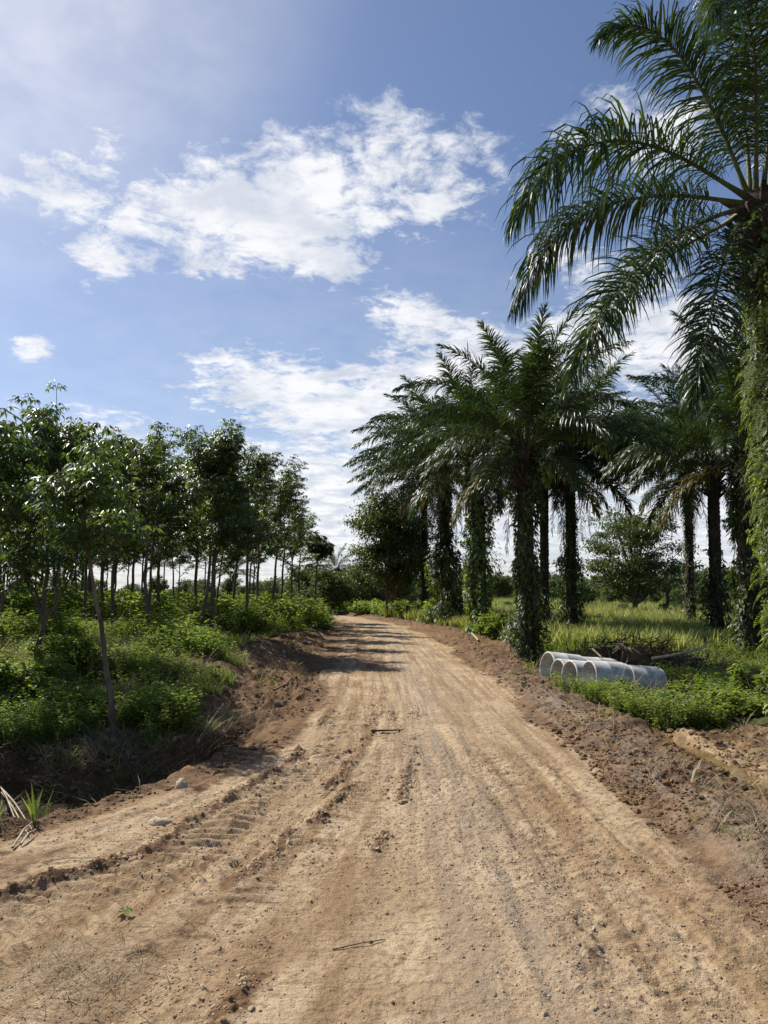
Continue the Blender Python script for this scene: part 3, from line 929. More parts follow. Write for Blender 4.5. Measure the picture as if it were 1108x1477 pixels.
def palm(base, crown, r0, label, seed, spec, vine=None, dead=0, name='oil_palm', scale=1.0, rot=0.0):
    """base and crown: world points. spec: how many fronds of each shape"""
    r = np.random.default_rng(seed)
    base = np.array(base, float); crown = np.array(crown, float)
    t = thing(name, base, 0, label, 'palm tree')
    rel = crown - base; H = rel[2]; top = rel[:2]
    palm_trunk(H, r0, top, seed).build('trunk', M['palm_trunk'], t)
    if vine:
        vine_mesh(H, r0, top, seed + 5, **vine['k']).build('climbing_vine', M[vine.get('mat', 'vine')], t)
    i = 0
    ring = {'up': .10, 'high': .16, 'mid': .22, 'low': .26, 'hang': .28}
    zz = {'up': .05, 'high': 0.0, 'mid': -.10, 'low': -.2, 'hang': -.34}
    for key in ('up', 'high', 'mid', 'low', 'hang'):
        n = spec.get(key, 0)
        for k in range(n):
            a = rot + i * 2.39996 + r.normal(0, .12)
            d = FR[key][r.integers(len(FR[key]))]
            loc = rel + np.array([math.cos(a) * ring[key] * r0 / .3, math.sin(a) * ring[key] * r0 / .3, zz[key] + r.normal(0, .05)])
            link('frond', d, t, loc, a, scale * r.uniform(.88, 1.08)); i += 1
    for k in range(dead):
        a = rot + k * 2.39996 + 1
        link('dead_frond', FR['dead'][k % 2], t, rel + np.array([math.cos(a) * r0 * .9, math.sin(a) * r0 * .9, -.35 - .1 * (k % 3)]), a, scale * r.uniform(.85, 1.1))
    return t


SHAG = dict(up=6, high=11, mid=12, low=8, hang=4)


def gz(x, y): return float(hz(x, y)[0])


def pbase(px, Y):
    x = (px - 554) / FPX / (math.cos(PITCH)) * Y
    x = at(px, 855, Y)[0]
    return np.array([x, Y, gz(x, Y) - .03])


def vk(prof, n, leaf=.12, hang=0): return dict(prof=prof, n=n, leaf=leaf, hang=hang)


PALMS = [
    # px base, Y, crown px, crown py, trunk r, label, spec, vine, dead
    (758, 17.3, 757, 640, .18, 'tall vine-wrapped oil palm at the roadside, just behind the concrete pipes', dict(up=7, high=10, mid=10, low=6, hang=4),
     dict(k=vk([(0, .30), (.2, .24), (.35, .10), (.6, .09), (.8, .26), (.97, .26), (1, .1)], 5200, .10)), 2),
    (692, 27.0, 688, 660, .24, 'oil palm by the road with its whole trunk clothed in pale green vine', dict(up=6, high=11, mid=12, low=8, hang=5),
     dict(k=vk([(0, .42), (.3, .30), (.7, .26), (.95, .3), (1, .2)], 6200, .12), mat='pale_vine'), 3),
    (643, 35.0, 640, 672, .24, 'oil palm with dry fronds hanging down its trunk and bushy vine at its foot', SHAG,
     dict(k=vk([(0, .9), (.2, .85), (.42, .5), (.5, .1), (1, .0)], 5200, .17)), 9),
    (613, 44.0, 612, 690, .18, 'bare slim oil palm farthest along the road, next to the broad-crowned tree', SHAG,
     dict(k=vk([(0, .3), (.2, .12), (.3, .0), (1, .0)], 700, .15)), 2),
    (785, 30.0, 785, 672, .17, 'slim dark oil palm in the second row, seen close beside the palm behind the pipes', SHAG,
     dict(k=vk([(0, .3), (.2, .25), (.28, .0), (1, .0)], 1200, .14)), 2),
    (824, 27.5, 822, 660, .18, 'dark oil palm with a swollen vine sleeve on the lower half of its trunk', SHAG,
     dict(k=vk([(0, .26), (.2, .24), (.42, .32), (.48, .03), (1, .0)], 3600, .12)), 5),
    (995, 33.0, 992, 676, .17, 'slimmest oil palm at the edge of the bright grass field', SHAG,
     dict(k=vk([(0, .08), (.5, .10), (.75, .06), (1, .0)], 1500, .11)), 3),
    (1032, 25.5, 1028, 668, .19, 'oil palm with a ragged leafy trunk between two others by the grass field', SHAG,
     dict(k=vk([(0, .22), (.25, .34), (.4, .10), (.55, .0), (1, .0)], 1700, .14)), 5),
    (1078, 19.0, 1076, 640, .24, 'thick-trunked oil palm with dark vine, beside the bright fern-draped palm', dict(up=5, high=9, mid=11, low=9, hang=4),
     dict(k=vk([(0, .28), (.3, .2), (.6, .22), (.8, .2), (1, .1)], 4000, .12)), 4),
]
for k, (px, Y, cx, cy, r0, label, spec, vine, dead) in enumerate(PALMS):
    b = pbase(px, Y)
    c = at(cx, cy, Y)
    palm(b, c, r0, label, 300 + 7 * k, spec, vine, dead, rot=k * 1.3 + 0.4, scale=(.80, 1.0, 1.08, 1.12, 1.08, 1.02, 1.0, 1.0, .92)[k])


# the big palm at the right: its own fronds
def hero_palm():
    Y = 9.0
    crown = at(1099, 292, Y); base = np.array([at(1160, 855, Y)[0], Y, 0.0]); base[2] = gz(base[0], Y) - .05
    t = thing('oil_palm', base, 0, 'nearest oil palm, its trunk draped in bright yellow-green fern and vine', 'palm tree')
    rel = crown - base; H = rel[2] + .1; top = rel[:2]
    palm_trunk(H, .24, top, 901).build('trunk', M['palm_trunk'], t)
    vine_mesh(H, .24, top, 911, [(0, .18), (.3, .14), (.55, .12), (.75, .17), (.92, .17), (.97, .0)], 11000, .07, hang=520).build('climbing_vine', M['fern'], t)
    # px, py, Y along each midrib
    F = [
        [(1080, 285, 9.0), (1050, 205, 8.9), (1010, 120, 8.7), (965, 55, 8.5), (915, 28, 8.35), (868, 52, 8.2)],
        [(1078, 285, 9.0), (1030, 255, 8.8), (960, 212, 8.5), (880, 196, 8.2), (800, 225, 8.0), (745, 318, 7.85)],
        [(1078, 295, 9.0), (1020, 284, 9.1), (950, 280, 9.3), (870, 292, 9.5), (795, 335, 9.7), (748, 440, 9.8)],
        [(1075, 300, 9.0), (1035, 308, 8.7), (965, 345, 8.3), (905, 400, 7.9), (855, 470, 7.6), (820, 560, 7.4)],
        [(1072, 305, 9.0), (1045, 325, 9.3), (980, 355, 9.9), (900, 420, 10.6), (850, 500, 11.0), (832, 545, 11.1)],
        [(1078, 310, 9.0), (1055, 335, 8.7), (1035, 400, 8.3), (1020, 480, 8.0), (1006, 540, 7.8), (1000, 590, 7.75)],
        [(1090, 285, 9.0), (1092, 200, 8.7), (1092, 110, 8.2), (1085, 30, 7.6), (1062, -20, 7.0), (1030, 20, 6.5)],
        [(1082, 285, 9.0), (1078, 190, 9.3), (1060, 90, 9.7), (1045, 10, 10.1), (1030, -50, 10.5), (1000, -60, 11.0)],
        [(1100, 285, 9.0), (1110, 190, 9.1), (1125, 80, 9.2), (1150, -20, 9.3), (1190, -60, 9.4), (1240, -30, 9.5)],
        [(1095, 290, 9.0), (1150, 250, 9.0), (1230, 220, 9.0), (1310, 230, 9.0), (1380, 290, 9.0), (1420, 380, 9.0)],
        [(1095, 295, 9.0), (1150, 285, 9.5), (1220, 290, 10.1), (1290, 320, 10.7), (1340, 390, 11.1), (1370, 470, 11.3)],
        [(1095, 300, 9.0), (1150, 310, 8.7), (1210, 350, 8.3), (1260, 430, 7.9), (1290, 520, 7.7), (1300, 600, 7.6)],
        [(1095, 285, 9.0), (1110, 220, 9.8), (1140, 170, 10.8), (1170, 160, 11.8), (1190, 210, 12.5), (1200, 300, 12.8)],
        [(1100, 305, 9.0), (1120, 340, 9.3), (1150, 420, 9.6), (1170, 520, 9.8), (1175, 600, 9.9)],
    ]
    for k, pts in enumerate(F):
        path = np.array([at(*p) for p in pts]) - base
        kk = np.linspace(0, 1, len(path)); tt = np.linspace(0, 1, 22)
        # smooth curve through the points
        sm = np.stack([np.interp(tt, kk, path[:, a]) for a in range(3)], -1)
        for _ in range(4):
            sm[1:-1] = (sm[:-2] + 2 * sm[1:-1] + sm[2:]) / 4
        mb = MB()
        frond_mesh(mb, sm, 235, (.78, 1.0, .92, .72, .66, .66, .85)[k] if k < 7 else .8, seed=500 + k, droop=(1.4, 2.4, 2.3, .9, .8, .8, 2.6)[k] if k < 7 else 1.6, w=.026, plum=.75, rr=.034, start=.13)
        mb.build('frond', [M['palm'], M['palm_rachis']], t)
    return t


hero_palm()

# ------------------------------------------------------------------ rubber trees
def whorls(mb, P, A, r, n=11, pet=.22, L=.17, W=.058, petmat=1):
    """umbrellas of three-fingered leaves at shoot tips"""
    k = len(P)
    az = (np.arange(n) / n * 2 * np.pi)[None] + r.uniform(0, 6.28, (k, 1)) + r.normal(0, .25, (k, n))
    lift = r.normal(.15, .32, (k, n))
    rad = np.stack([np.cos(az), np.sin(az), np.zeros_like(az)], -1)
    d = nrm(rad + lift[..., None] * np.array([0, 0, 1.0]) + A[:, None] * .25)
    pl = pet * r.uniform(.6, 1.2, (k, n, 1))
    Q = (P[:, None] + d * pl - np.array([0, 0, .12]) * pl)
    p0 = np.repeat(P[:, None], n, 1)
    q = Q.reshape(-1, 3); p0 = p0.reshape(-1, 3); rd = rad.reshape(-1, 3)
    # petioles
    sd = nrm(np.cross(q - p0, np.array([0, 0, 1.0]))) * .004
    v = np.stack([p0 - sd, p0 + sd, q + sd * .7, q - sd * .7], 1).reshape(-1, 3)
    mb.add(v, np.arange(len(q))[:, None] * 4 + np.array([0, 1, 2, 3]), petmat)
    m = len(q)
    tang = np.stack([-rd[:, 1], rd[:, 0], np.zeros(m)], -1)
    for s in (-1, 0, 1):
        D = nrm(rd * (.75 if s == 0 else .45) + tang * s * .7 + np.array([0, 0, -1.0]) * r.uniform(.15, 1.0, (m, 1)) + r.normal(0, .12, (m, 3)))
        Nn = nrm(np.array([0, 0, 1.0]) + rd * .6 + r.normal(0, .2, (m, 3)))
        v, f = kites(q, D, Nn, L * r.uniform(.75, 1.2, m), W * r.uniform(.8, 1.2, m)); mb.add(v, f, 0)


def rubber_tree(seed, H=6.5, cb=2.6, cr=1.5, limbs=12, r0=.085, lean=(0, 0), fork=None, leaders=3, dens=.98, L=.125, lead=1.1):
    r = np.random.default_rng(seed)
    wood = MB(); crown = MB()
    k = 12
    s = np.linspace(0, 1, k)
    wob = np.cumsum(r.normal(0, .035, (k, 2)), axis=0); wob -= wob[0]
    stem = np.stack([lean[0] * s ** .8 + wob[:, 0], lean[1] * s ** .8 + wob[:, 1], s * H * .9], -1)
    rad = r0 * (1 - .82 * s ** 0.9) + .006; rad[0] *= 1.25
    stem[0, 2] = -.15
    v, f = tube(stem, rad, 9); wood.add(v, f)
    WP = []; WA = []

    def stem_at(t):
        return np.array([np.interp(t, s, stem[:, a]) for a in range(3)])

    def limb(p, az, el, ln, rr, depth):
        n = 6
        pts = [p]; d = np.array([math.cos(az) * math.cos(el), math.sin(az) * math.cos(el), math.sin(el)])
        for i in range(n - 1):
            d = nrm(d + np.array([0, 0, .10]) + r.normal(0, .09, 3)); pts.append(pts[-1] + d * ln / (n - 1))
        pts = np.array(pts)
        v, f = tube(pts, np.linspace(rr, rr * .35, n), 5 if depth else 6); wood.add(v, f)
        if depth < 1:
            for i in range(r.integers(2, 5)):
                tt = r.uniform(.35, .95); q = np.array([np.interp(tt, np.linspace(0, 1, n), pts[:, a]) for a in range(3)])
                limb(q, az + r.normal(0, .9), el + r.normal(0, .3), ln * r.uniform(.3, .55), rr * .5, depth + 1)
        m = max(2, int(ln / .26 * dens))
        for tt in np.linspace(.4 if depth == 0 else .3, 1, m):
            q = np.array([np.interp(tt, np.linspace(0, 1, n), pts[:, a]) for a in range(3)])
            WP.append(q + r.normal(0, .05, 3)); WA.append(d)

    for i in range(limbs):
        t = (cb + (H * .86 - cb) * (i + r.uniform(0, .8)) / limbs) / (H * .9)
        rel = (t * H * .9 - cb) / (H - cb)
        ln = cr * (1.05 - .45 * rel) * r.uniform(.55, 1.25)
        limb(stem_at(t), i * 2.4 + r.normal(0, .4), R(r.uniform(2, 45) + 22 * rel), ln, r0 * .42 * (1.1 - .6 * rel), 0)
    if fork:
        for (fz, faz, fel, fl) in fork:
            limb(stem_at(fz / (H * .9)), faz, fel, fl, r0 * .6, 0)
    for i in range(leaders):
        a = r.uniform(0, 6.28); p = stem_at(r.uniform(.8, 1))
        ln = r.uniform(.45, 1.3) if i else lead
        e = p + np.array([math.cos(a) * .3, math.sin(a) * .3, ln])
        v, f = tube(np.array([p, (p + e) / 2 + r.normal(0, .04, 3), e]), [.014, .010, .006], 5); wood.add(v, f)
        for tt in ((.5, .78, 1.0) if (lead > 1.5 and i == 0) else np.arange(.25, 1.01, .25)):
            WP.append(p + (e - p) * tt); WA.append(np.array([0, 0, 1.0]))
    whorls(crown, np.array(WP), np.array(WA), r, L=L, W=L * .34, pet=.13 + .5 * L)
    return wood, crown


TALL = {}


def rubber_proto(seed, label, loc, name='rubber_tree', rz=0, group=None, **k):
    w, c = rubber_tree(seed, **k)
    t = thing(name, loc, rz, label, 'rubber tree', group)
    w.build('trunk', M['rubber_bark'], t); c.build('crown', [M['rubber'], M['rubber_bark']], t)
    TALL[t.name] = float(c.verts()[:, 2].max())
    return t


def tpos(px, Y):
    b = pbase(px, Y); return b


# trees that can be singled out
p = gpt(172, 1066)
rubber_proto(1, 'leaning slender rubber tree with a bare trunk, right at the ditch edge', p - [0, 0, .03], H=3.3, cb=2.0, cr=.75, limbs=8, r0=.035, lean=(-.62, .1), leaders=4, L=.11)
p = tpos(62, 12.2)
rubber_proto(2, 'small rubber tree forking low into several stems, left of the leaning one', p, H=3.9, cb=1.6, cr=1.3, limbs=10, r0=.046, leaders=4, fork=[(.75, 2.4, R(58), 1.6), (.75, .5, R(55), 1.5), (.8, 4.4, R(60), 1.5)])
p = tpos(-18, 10.5)
rubber_proto(3, 'bushy low-branched rubber tree at the far left border of the plantation', p, H=3.7, cb=1.2, cr=1.4, limbs=12, r0=.06, leaders=4)
p = tpos(212, 17.5)
rubber_proto(4, 'straight slim rubber tree standing in the sunny weeds behind the leaning one', p, H=4.8, cb=2.1, cr=1.3, limbs=12, r0=.05, leaders=5)
p = tpos(80, 16.5)
rubber_proto(5, 'rubber tree whose thin bare leader sticks up highest above the canopy', p, H=4.5, cb=1.9, cr=1.3, limbs=12, r0=.05, leaders=7, lead=2.3)
# clump of three beside the earth bank
PR = []
for k, (px, Y, sd, H, cr) in enumerate([(294, 18.6, 6, 5.0, 1.4), (306, 19.4, 7, 5.4, 1.6), (316, 20.2, 8, 5.3, 1.5)]):
    PR.append(rubber_proto(sd, ['foremost of three close-set rubber trees on top of the earth bank', 'middle of three close-set rubber trees on top of the earth bank',
                           'rearmost of three close-set rubber trees on top of the earth bank'][k], tpos(px, Y), group='clump of three rubber trees on the bank', H=H, cb=1.9, cr=cr, limbs=14, r0=.048, leaders=5, lean=((.25, 0), (.1, .1), (-.1, .1))[k]))
# the edge row along the road, front to back
EDGE = [(352, 24.0), (372, 27.5), (393, 31.0), (408, 34.0), (421, 37.5), (432, 41)]
ordn = ['first', 'second', 'third', 'fourth', 'fifth', 'last']
for k, (px, Y) in enumerate(EDGE):
    if k < 3:
        PR.append(rubber_proto(20 + k, ordn[k] + ' rubber tree of the roadside edge row behind the clump of three', tpos(px, Y), group='edge row of rubber trees', H=(6.2, 6.5, 6.7)[k], cb=(2.2, 2.4, 2.5)[k], cr=(1.6, 1.5, 1.6)[k], limbs=14, r0=.058, lean=(.2, 0), leaders=5))
    else:
        copy_thing(PR[-1 - (k % 3)], tpos(px, Y), k * 1.7, (.98, .95, .93)[k - 3], ordn[k] + ' rubber tree of the roadside edge row behind the clump of three', 'edge row of rubber trees')
# rows farther in
r_ = np.random.default_rng(77)
n_in = 0
rows = [(-7.0, 19, 46), (-8.8, 17.5, 30), (-11.4, 16.5, 50), (-14.0, 16, 54), (-17, 17, 58), (-21, 21, 60), (-25.5, 26, 62), (-30, 31, 62), (-35, 36, 62)]
for ri, (x0, ya, yb) in enumerate(rows):
    yy = ya
    while yy < yb:
        xx = x0 + r_.normal(0, .25) - (yy - 20) * 0.02
        src = PR[(n_in * 5 + ri) % len(PR)]
        hsc = min(7.2, 1.6 + .208 * yy) / TALL[src.name] * r_.uniform(.88, 1.05)
        lab = ('slender rubber tree in the first inner row, right behind the edge row' if ri == 0 else
               'rubber tree with a dense dark crown in the front half of the inner plantation rows' if yy < 27 else
               'thin far rubber tree whose bare trunk shows against the pale sky under the canopy')
        grp = ('first inner row of rubber trees' if ri == 0 else 'front inner rubber trees' if yy < 27 else 'far inner rubber trees')
        copy_thing(src, (xx, yy, gz(xx, yy) - .03), r_.uniform(0, 6.28), hsc, lab, grp)
        n_in += 1
        yy += r_.uniform(2.7, 3.6) * (1.0 if yy < 40 else 1.25)

# slim young tree at the bend
p = tpos(455, 40.0)
rubber_proto(40, 'very slim young tree at the road bend with a leaf tuft on top', p, name='young_tree', H=4.6, cb=3.3, cr=.8, limbs=5, r0=.07, lean=(.25, 0), leaders=1, fork=[(3.1, -.1, R(40), 1.0)], L=.26)


# ------------------------------------------------------------------ other trees
def broad_tree(seed, H, W, cb, r0, n_clump=90, per=110, leaf=.11, mat='broad', bark='rubber_bark', flat=.8):
    r = np.random.default_rng(seed)
    wood = MB(); crown = MB()
    k = 8; s = np.linspace(0, 1, k)
    stem = np.stack([np.cumsum(r.normal(0, .06, k)), np.cumsum(r.normal(0, .06, k)), s * H * .75 - .1], -1)
    v, f = tube(stem, r0 * (1 - .7 * s), 9); wood.add(v, f)
    C = []
    while len(C) < n_clump:
        q = r.uniform(-1, 1, 3)
        d = np.linalg.norm(q)
        if d > 1 or d < .25: continue
        q = q * np.array([W / 2, W / 2, (H - cb) / 2])
        a = math.atan2(q[1], q[0])
        q[:2] *= .75 + .5 * float(vnoise(np.array([a * 1.5]), np.array([q[2] * .7]), seed)[0])
        C.append(q + np.array([0, 0, (H + cb) / 2]))
    C = np.array(C)
    for c in C[:: max(1, len(C) // 34)]:
        t = np.clip((c[2] - .8) / H, .25, .95) * r.uniform(.6, .95)
        p = np.array([np.interp(t, s, stem[:, a]) for a in range(3)])
        m = (p + c) / 2 + np.array([0, 0, -.12 * np.linalg.norm(c - p)]) + r.normal(0, .1, 3)
        tt = np.linspace(0, 1, 6)[:, None]
        path = p * (1 - tt) ** 2 + 2 * m * tt * (1 - tt) + c * tt ** 2
        v, f = tube(path, np.linspace(r0 * .4, r0 * .08, 6), 5); wood.add(v, f)
    n = n_clump * per
    cs = r.uniform(.6, 1.25, n_clump) * W * .10
    ci = np.repeat(np.arange(n_clump), per)
    off = r.normal(0, 1, (n, 3)) * np.array([1, 1, flat * .75]) * cs[ci][:, None] * .75
    P = C[ci] + off
    D = nrm(nrm(off + 1e-6) * .6 + rdir(n, r) * .8 + np.array([0, 0, -.45]))
    Nn = nrm(np.array([0, 0, 1.0]) + rdir(n, r) * .7)
    v, f = kites(P, D, Nn, leaf * r.uniform(.6, 1.4, n), leaf * .5 * r.uniform(.7, 1.3, n)); crown.add(v, f, 0)
    return wood, crown


def broad_thing(name, loc, label, cat, mats=('broad', 'rubber_bark'), group=None, extra_trunks=(), **k):
    w, c = broad_tree(**k)
    t = thing(name, loc, 0, label, cat, group)
    w.build('trunk', M[mats[1]], t)
    c.build('crown', M[mats[0]], t)
    for (dx, dy, r0, hh) in extra_trunks:
        mb = MB()
        zz = np.linspace(-.1, hh, 7)
        path = np.stack([dx * (1 - .4 * zz / hh) + .05 * np.sin(zz * 2), dy * np.ones(7), zz], -1)
        v, f = tube(path, np.linspace(r0, r0 * .5, 7), 7); mb.add(v, f)
        mb.build('trunk', M[mats[1]], t)
    return t


p = tpos(568, 45)
broad_thing('broadleaf_tree', p, 'broad dense tree with yellowish sunlit leaves where the road bends, left of the palms', 'tree', seed=61, H=8.0, W=5.0, cb=1.9, r0=.17, n_clump=150, per=230, leaf=.17,
            extra_trunks=[(-.5, -.3, .09, 4), (.45, .2, .11, 4), (-.2, .4, .08, 4)])
p = tpos(918, 52)
broad_thing('broadleaf_tree', p, 'open-branched dark tree standing alone beyond the grass field, framed by the palms', 'tree', seed=62, H=7.8, W=6.6, cb=1.4, r0=.2, n_clump=95, per=210, leaf=.2, flat=.5)

# coconut palms far off
r_ = np.random.default_rng(8)


def far_palm(px, py, Y, label, n=20, sc=.55, seed=1):
    b = pbase(px, Y); c = at(px, py, Y)
    palm(b, c, .14, label, seed, dict(up=2, high=5, mid=6, low=5), None, 0, name='coconut_palm', scale=sc)


far_palm(484, 822, 62, 'small coconut palm rising from the wood beyond the road bend', sc=.56, seed=71)
far_palm(338, 826, 66, 'distant coconut palm seen between the rubber trunks', sc=.6, seed=72)
far_palm(962, 846, 58, 'low pale palm among the bushes behind the grass field', sc=.5, seed=73)

# trees behind: prototypes, then copies
FT = []
for k in range(4):
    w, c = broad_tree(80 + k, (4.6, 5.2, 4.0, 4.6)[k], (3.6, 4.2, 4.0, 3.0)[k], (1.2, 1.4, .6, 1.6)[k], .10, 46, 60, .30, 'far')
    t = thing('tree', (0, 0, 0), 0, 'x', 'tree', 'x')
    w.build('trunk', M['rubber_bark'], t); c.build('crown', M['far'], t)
    FT.append(t)
spots = []
r_ = np.random.default_rng(9)
for px in np.linspace(455, 610, 13):
    spots.append((px + r_.normal(0, 5), r_.uniform(62, 80), .8, 'tree in the green wood closing the view beyond the road bend', 'trees beyond the road bend'))
for px in np.linspace(436, 545, 11):
    spots.append((px + r_.normal(0, 4), r_.uniform(55, 62), r_.uniform(.5, .8), 'tree at the near edge of the wood just past the road bend', 'nearest trees past the road bend'))
for px in np.linspace(632, 1150, 46):
    spots.append((px + r_.normal(0, 8), r_.uniform(95, 130), r_.uniform(.85, 1.15), 'bushy tree in the far treeline behind the grass field', 'far treeline trees'))
for px in np.linspace(830, 1010, 9):
    spots.append((px + r_.normal(0, 6), r_.uniform(62, 80), r_.uniform(.45, .7), 'low bushy tree in front of the far treeline, around the lone dark tree', 'low trees before the treeline'))
for px in np.linspace(-60, 430, 20):
    spots.append((px + r_.normal(0, 8), r_.uniform(78, 110), r_.uniform(.22, .45), 'low bush on the skyline behind the rubber trunks', 'bushes behind the plantation'))
for px in np.linspace(-80, 440, 22):
    spots.append((px + r_.normal(0, 10), r_.uniform(88, 120), r_.uniform(.5, .95), 'tree in the far green line behind the plantation', 'tree line behind the plantation'))
for px in np.linspace(650, 1060, 16):
    spots.append((px + r_.normal(0, 10), r_.uniform(42, 62), r_.uniform(.14, .3), 'low bush scattered in the bright grass field', 'bushes in the grass field'))
for k, (px, Y, sc, lab, grp) in enumerate(spots):
    b = pbase(px, Y); b[2] -= .1
    if k < 4:
        t = FT[k]; t.location = [float(q) for q in b]; t.scale = (sc,) * 3; t['label'] = lab; t['group'] = grp
    else:
        t = copy_thing(FT[k % 4], b, r_.uniform(0, 6.28), sc, lab, grp)
    if 'low bush ' in lab: t['category'] = 'bush'

# the wood behind everything, one mass
mb = MB()
r = np.random.default_rng(12)
n = 42000
ang = r.uniform(-.75, .75, n); dist = r.uniform(128, 165, n)
X = dist * np.tan(ang); hgt = 3.0 + 2.2 * fbm(X * .06, dist * .05, 3, 301) + 1.5 * (fbm(X * .3, dist * .3, 2, 302) - .5)
hgt = hgt * np.where(X < -20, .55, 1.0)
P = np.stack([X, dist, hgt * r.uniform(0.02, 1, n) ** .6 - .3], -1)
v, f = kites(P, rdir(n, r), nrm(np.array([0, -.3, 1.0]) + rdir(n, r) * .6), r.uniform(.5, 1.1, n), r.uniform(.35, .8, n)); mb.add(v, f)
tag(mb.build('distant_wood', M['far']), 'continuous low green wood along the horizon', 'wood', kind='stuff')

# ------------------------------------------------------------------ concrete pipes
def pipe(center, yaw, pitch, L, ro, label, ri=None):
    ri = ri or ro * .87
    n = 48
    th = np.linspace(0, 2 * np.pi, n, endpoint=False)
    # bell end at the left, plain spigot at the right; profile goes round the wall
    prof = [(-L / 2, ri + .012), (-L / 2, ro - .012), (-L / 2 + .012, ro), (-L / 2 + .02, ro), (-.06, ro), (-.052, ro + .004), (-.044, ro), (L / 2 - .09, ro), (L / 2 - .085, ro - .02), (L / 2 - .01, ro - .02), (L / 2, ro - .03), (L / 2, ri + .01), (L / 2 - .01, ri), (0, ri), (-L / 2 + .012, ri)]
    k = len(prof)
    v = np.array([[(x_, r_ * math.cos(t), r_ * math.sin(t)) for t in th] for x_, r_ in prof]).reshape(-1, 3)
    i = np.arange(k)[:, None]; i2 = (i + 1) % k; j = np.arange(n)[None]; j2 = (j + 1) % n
    f = np.stack([i * n + j, i2 * n + j, i2 * n + j2, i * n + j2], -1).reshape(-1, 4)
    mb = MB(); mb.add(v, f)
    o = mb.build('concrete_pipe', M['concrete'], smooth=True)
    o.data.set_sharp_from_angle(angle=R(35))
    o.location = [float(c) for c in center]
    o.rotation_euler = (0, pitch, yaw)
    return tag(o, label, 'pipe', 'concrete drain pipes beside the road')


PY = R(17)
ax = np.array([math.cos(PY), math.sin(PY)])


def pipe_at(px, py, Y, L, ro, label, dyaw=0, pt=R(5)):
    e = at(px, py, Y)                                # centre of the near end
    yaw = PY + dyaw
    c = e + np.array([math.cos(yaw) * L / 2 * math.cos(pt), math.sin(yaw) * L / 2 * math.cos(pt), -math.sin(pt) * L / 2])
    return pipe(c, yaw, pt, L, ro, label)


pipe_at(789, 962, 14.4, .76, .295, 'leftmost concrete pipe, its open end nearest the vine-wrapped palm', pt=R(7))
pipe_at(804, 971, 13.8, .76, .265, 'small concrete pipe lying second from the left, squeezed between two bigger ones', pt=R(6))
pipe_at(821, 975, 13.25, .76, .275, 'concrete pipe third from the left with its round mouth fully open to view', pt=R(5))
pipe_at(849, 976, 12.9, .70, .275, 'concrete pipe in front of the row, end to end with the rightmost one', dyaw=R(-3), pt=R(4))
pipe_at(840, 968, 15.3, .76, .29, 'concrete pipe at the back of the stack, only its top showing', pt=R(4))
pipe_at(904, 981, 13.35, .64, .27, 'rightmost concrete pipe, half sunk in the weeds', dyaw=R(-6), pt=R(5))

# ------------------------------------------------------------------ weeds, grass, shrubs
def weed_template(seed, h=.5, n=34, leaf=.075):
    r = np.random.default_rng(seed)
    V = []; F = []; k = 0
    ns = 5
    P = []; D = []
    for q in range(ns):
        a = r.uniform(0, 6.28); tip = np.array([math.cos(a) * h * .45 * r.uniform(.3, 1), math.sin(a) * h * .45 * r.uniform(.3, 1), h * r.uniform(.6, 1.1)])
        m = n // ns
        t = r.uniform(.15, 1, m)
        P.append(tip * t[:, None] + np.array([0, 0, .0])); aa = r.uniform(0, 6.28, m)
        D.append(np.stack([np.cos(aa), np.sin(aa), r.uniform(-.3, .6, m)], -1))
    P = np.concatenate(P); D = np.concatenate(D); m = len(P)
    v, f = kites(P, D, nrm(np.array([0, 0, 1.0]) + rdir(m, r) * .5), leaf * r.uniform(.6, 1.4, m), leaf * .55 * r.uniform(.7, 1.3, m))
    return v, f


def tuft_template(seed, n=12, h=.4, w=.012, spread=.5):
    r = np.random.default_rng(seed)
    a = r.uniform(0, 6.28, n)
    D = np.stack([np.cos(a) * spread, np.sin(a) * spread, np.ones(n)], -1) + r.normal(0, .15, (n, 3))
    Wv = np.stack([-np.sin(a), np.cos(a), np.zeros(n)], -1)
    P = np.stack([np.cos(a), np.sin(a), np.zeros(n)], -1) * r.uniform(0, .06, (n, 1))
    v, q, t = strips(P, D, Wv, h * r.uniform(.5, 1.2, n), w * r.uniform(.7, 1.3, n), nseg=2, droop=.7)
    f = np.concatenate([t, q[:, [0, 1, 2]], q[:, [0, 2, 3]]])
    return v, f


def plant_points(n, y0, y1, tmax, seed, side, thr=.5):
    r = np.random.default_rng(seed)
    y = y0 * (y1 / y0) ** r.uniform(0, 1, n)
    x = (y + 3) * r.uniform(0, tmax, n) * side
    z, _, _, pl, _, off, dl, dr, u = land(x, y, False)
    m = pl > thr * r.uniform(.6, 1.2, n)
    m &= ~((np.abs(x - 4.1) < 1.15) & (np.abs(y - 13.8) < 1.6))
    m &= ~((np.abs(x + 3.15) < .45) & (y < 9.15))
    return x[m], y[m], z[m], dl[m], dr[m]


WT = [weed_template(400 + k, .5, 40, .085) for k in range(5)]
WF = [weed_template(410 + k, .5, 75, .052) for k in range(5)]
GT = [tuft_template(420 + k, 12, .42, .013, .45) for k in range(5)]
FG = [tuft_template(440 + k, 14, .55, .032, .35) for k in range(4)]


def cover(name, tpl, pts, scale_fn, mat, label, cat, seed):
    r = np.random.default_rng(seed)
    x, y, z = pts[:3]
    mb = MB()
    pick = r.integers(0, len(tpl), len(x))
    sc = scale_fn(x, y, r)
    for k, (v, f) in enumerate(tpl):
        m = pick == k
        if m.any():
            scatter(mb, v, f, np.stack([x[m], y[m], z[m] - .02], -1), r.uniform(0, 6.28, m.sum()), sc[m], tilt=r.normal(0, .15, (m.sum(), 2)))
    return tag(mb.build(name, mat, smooth=False), label, cat, kind='stuff')


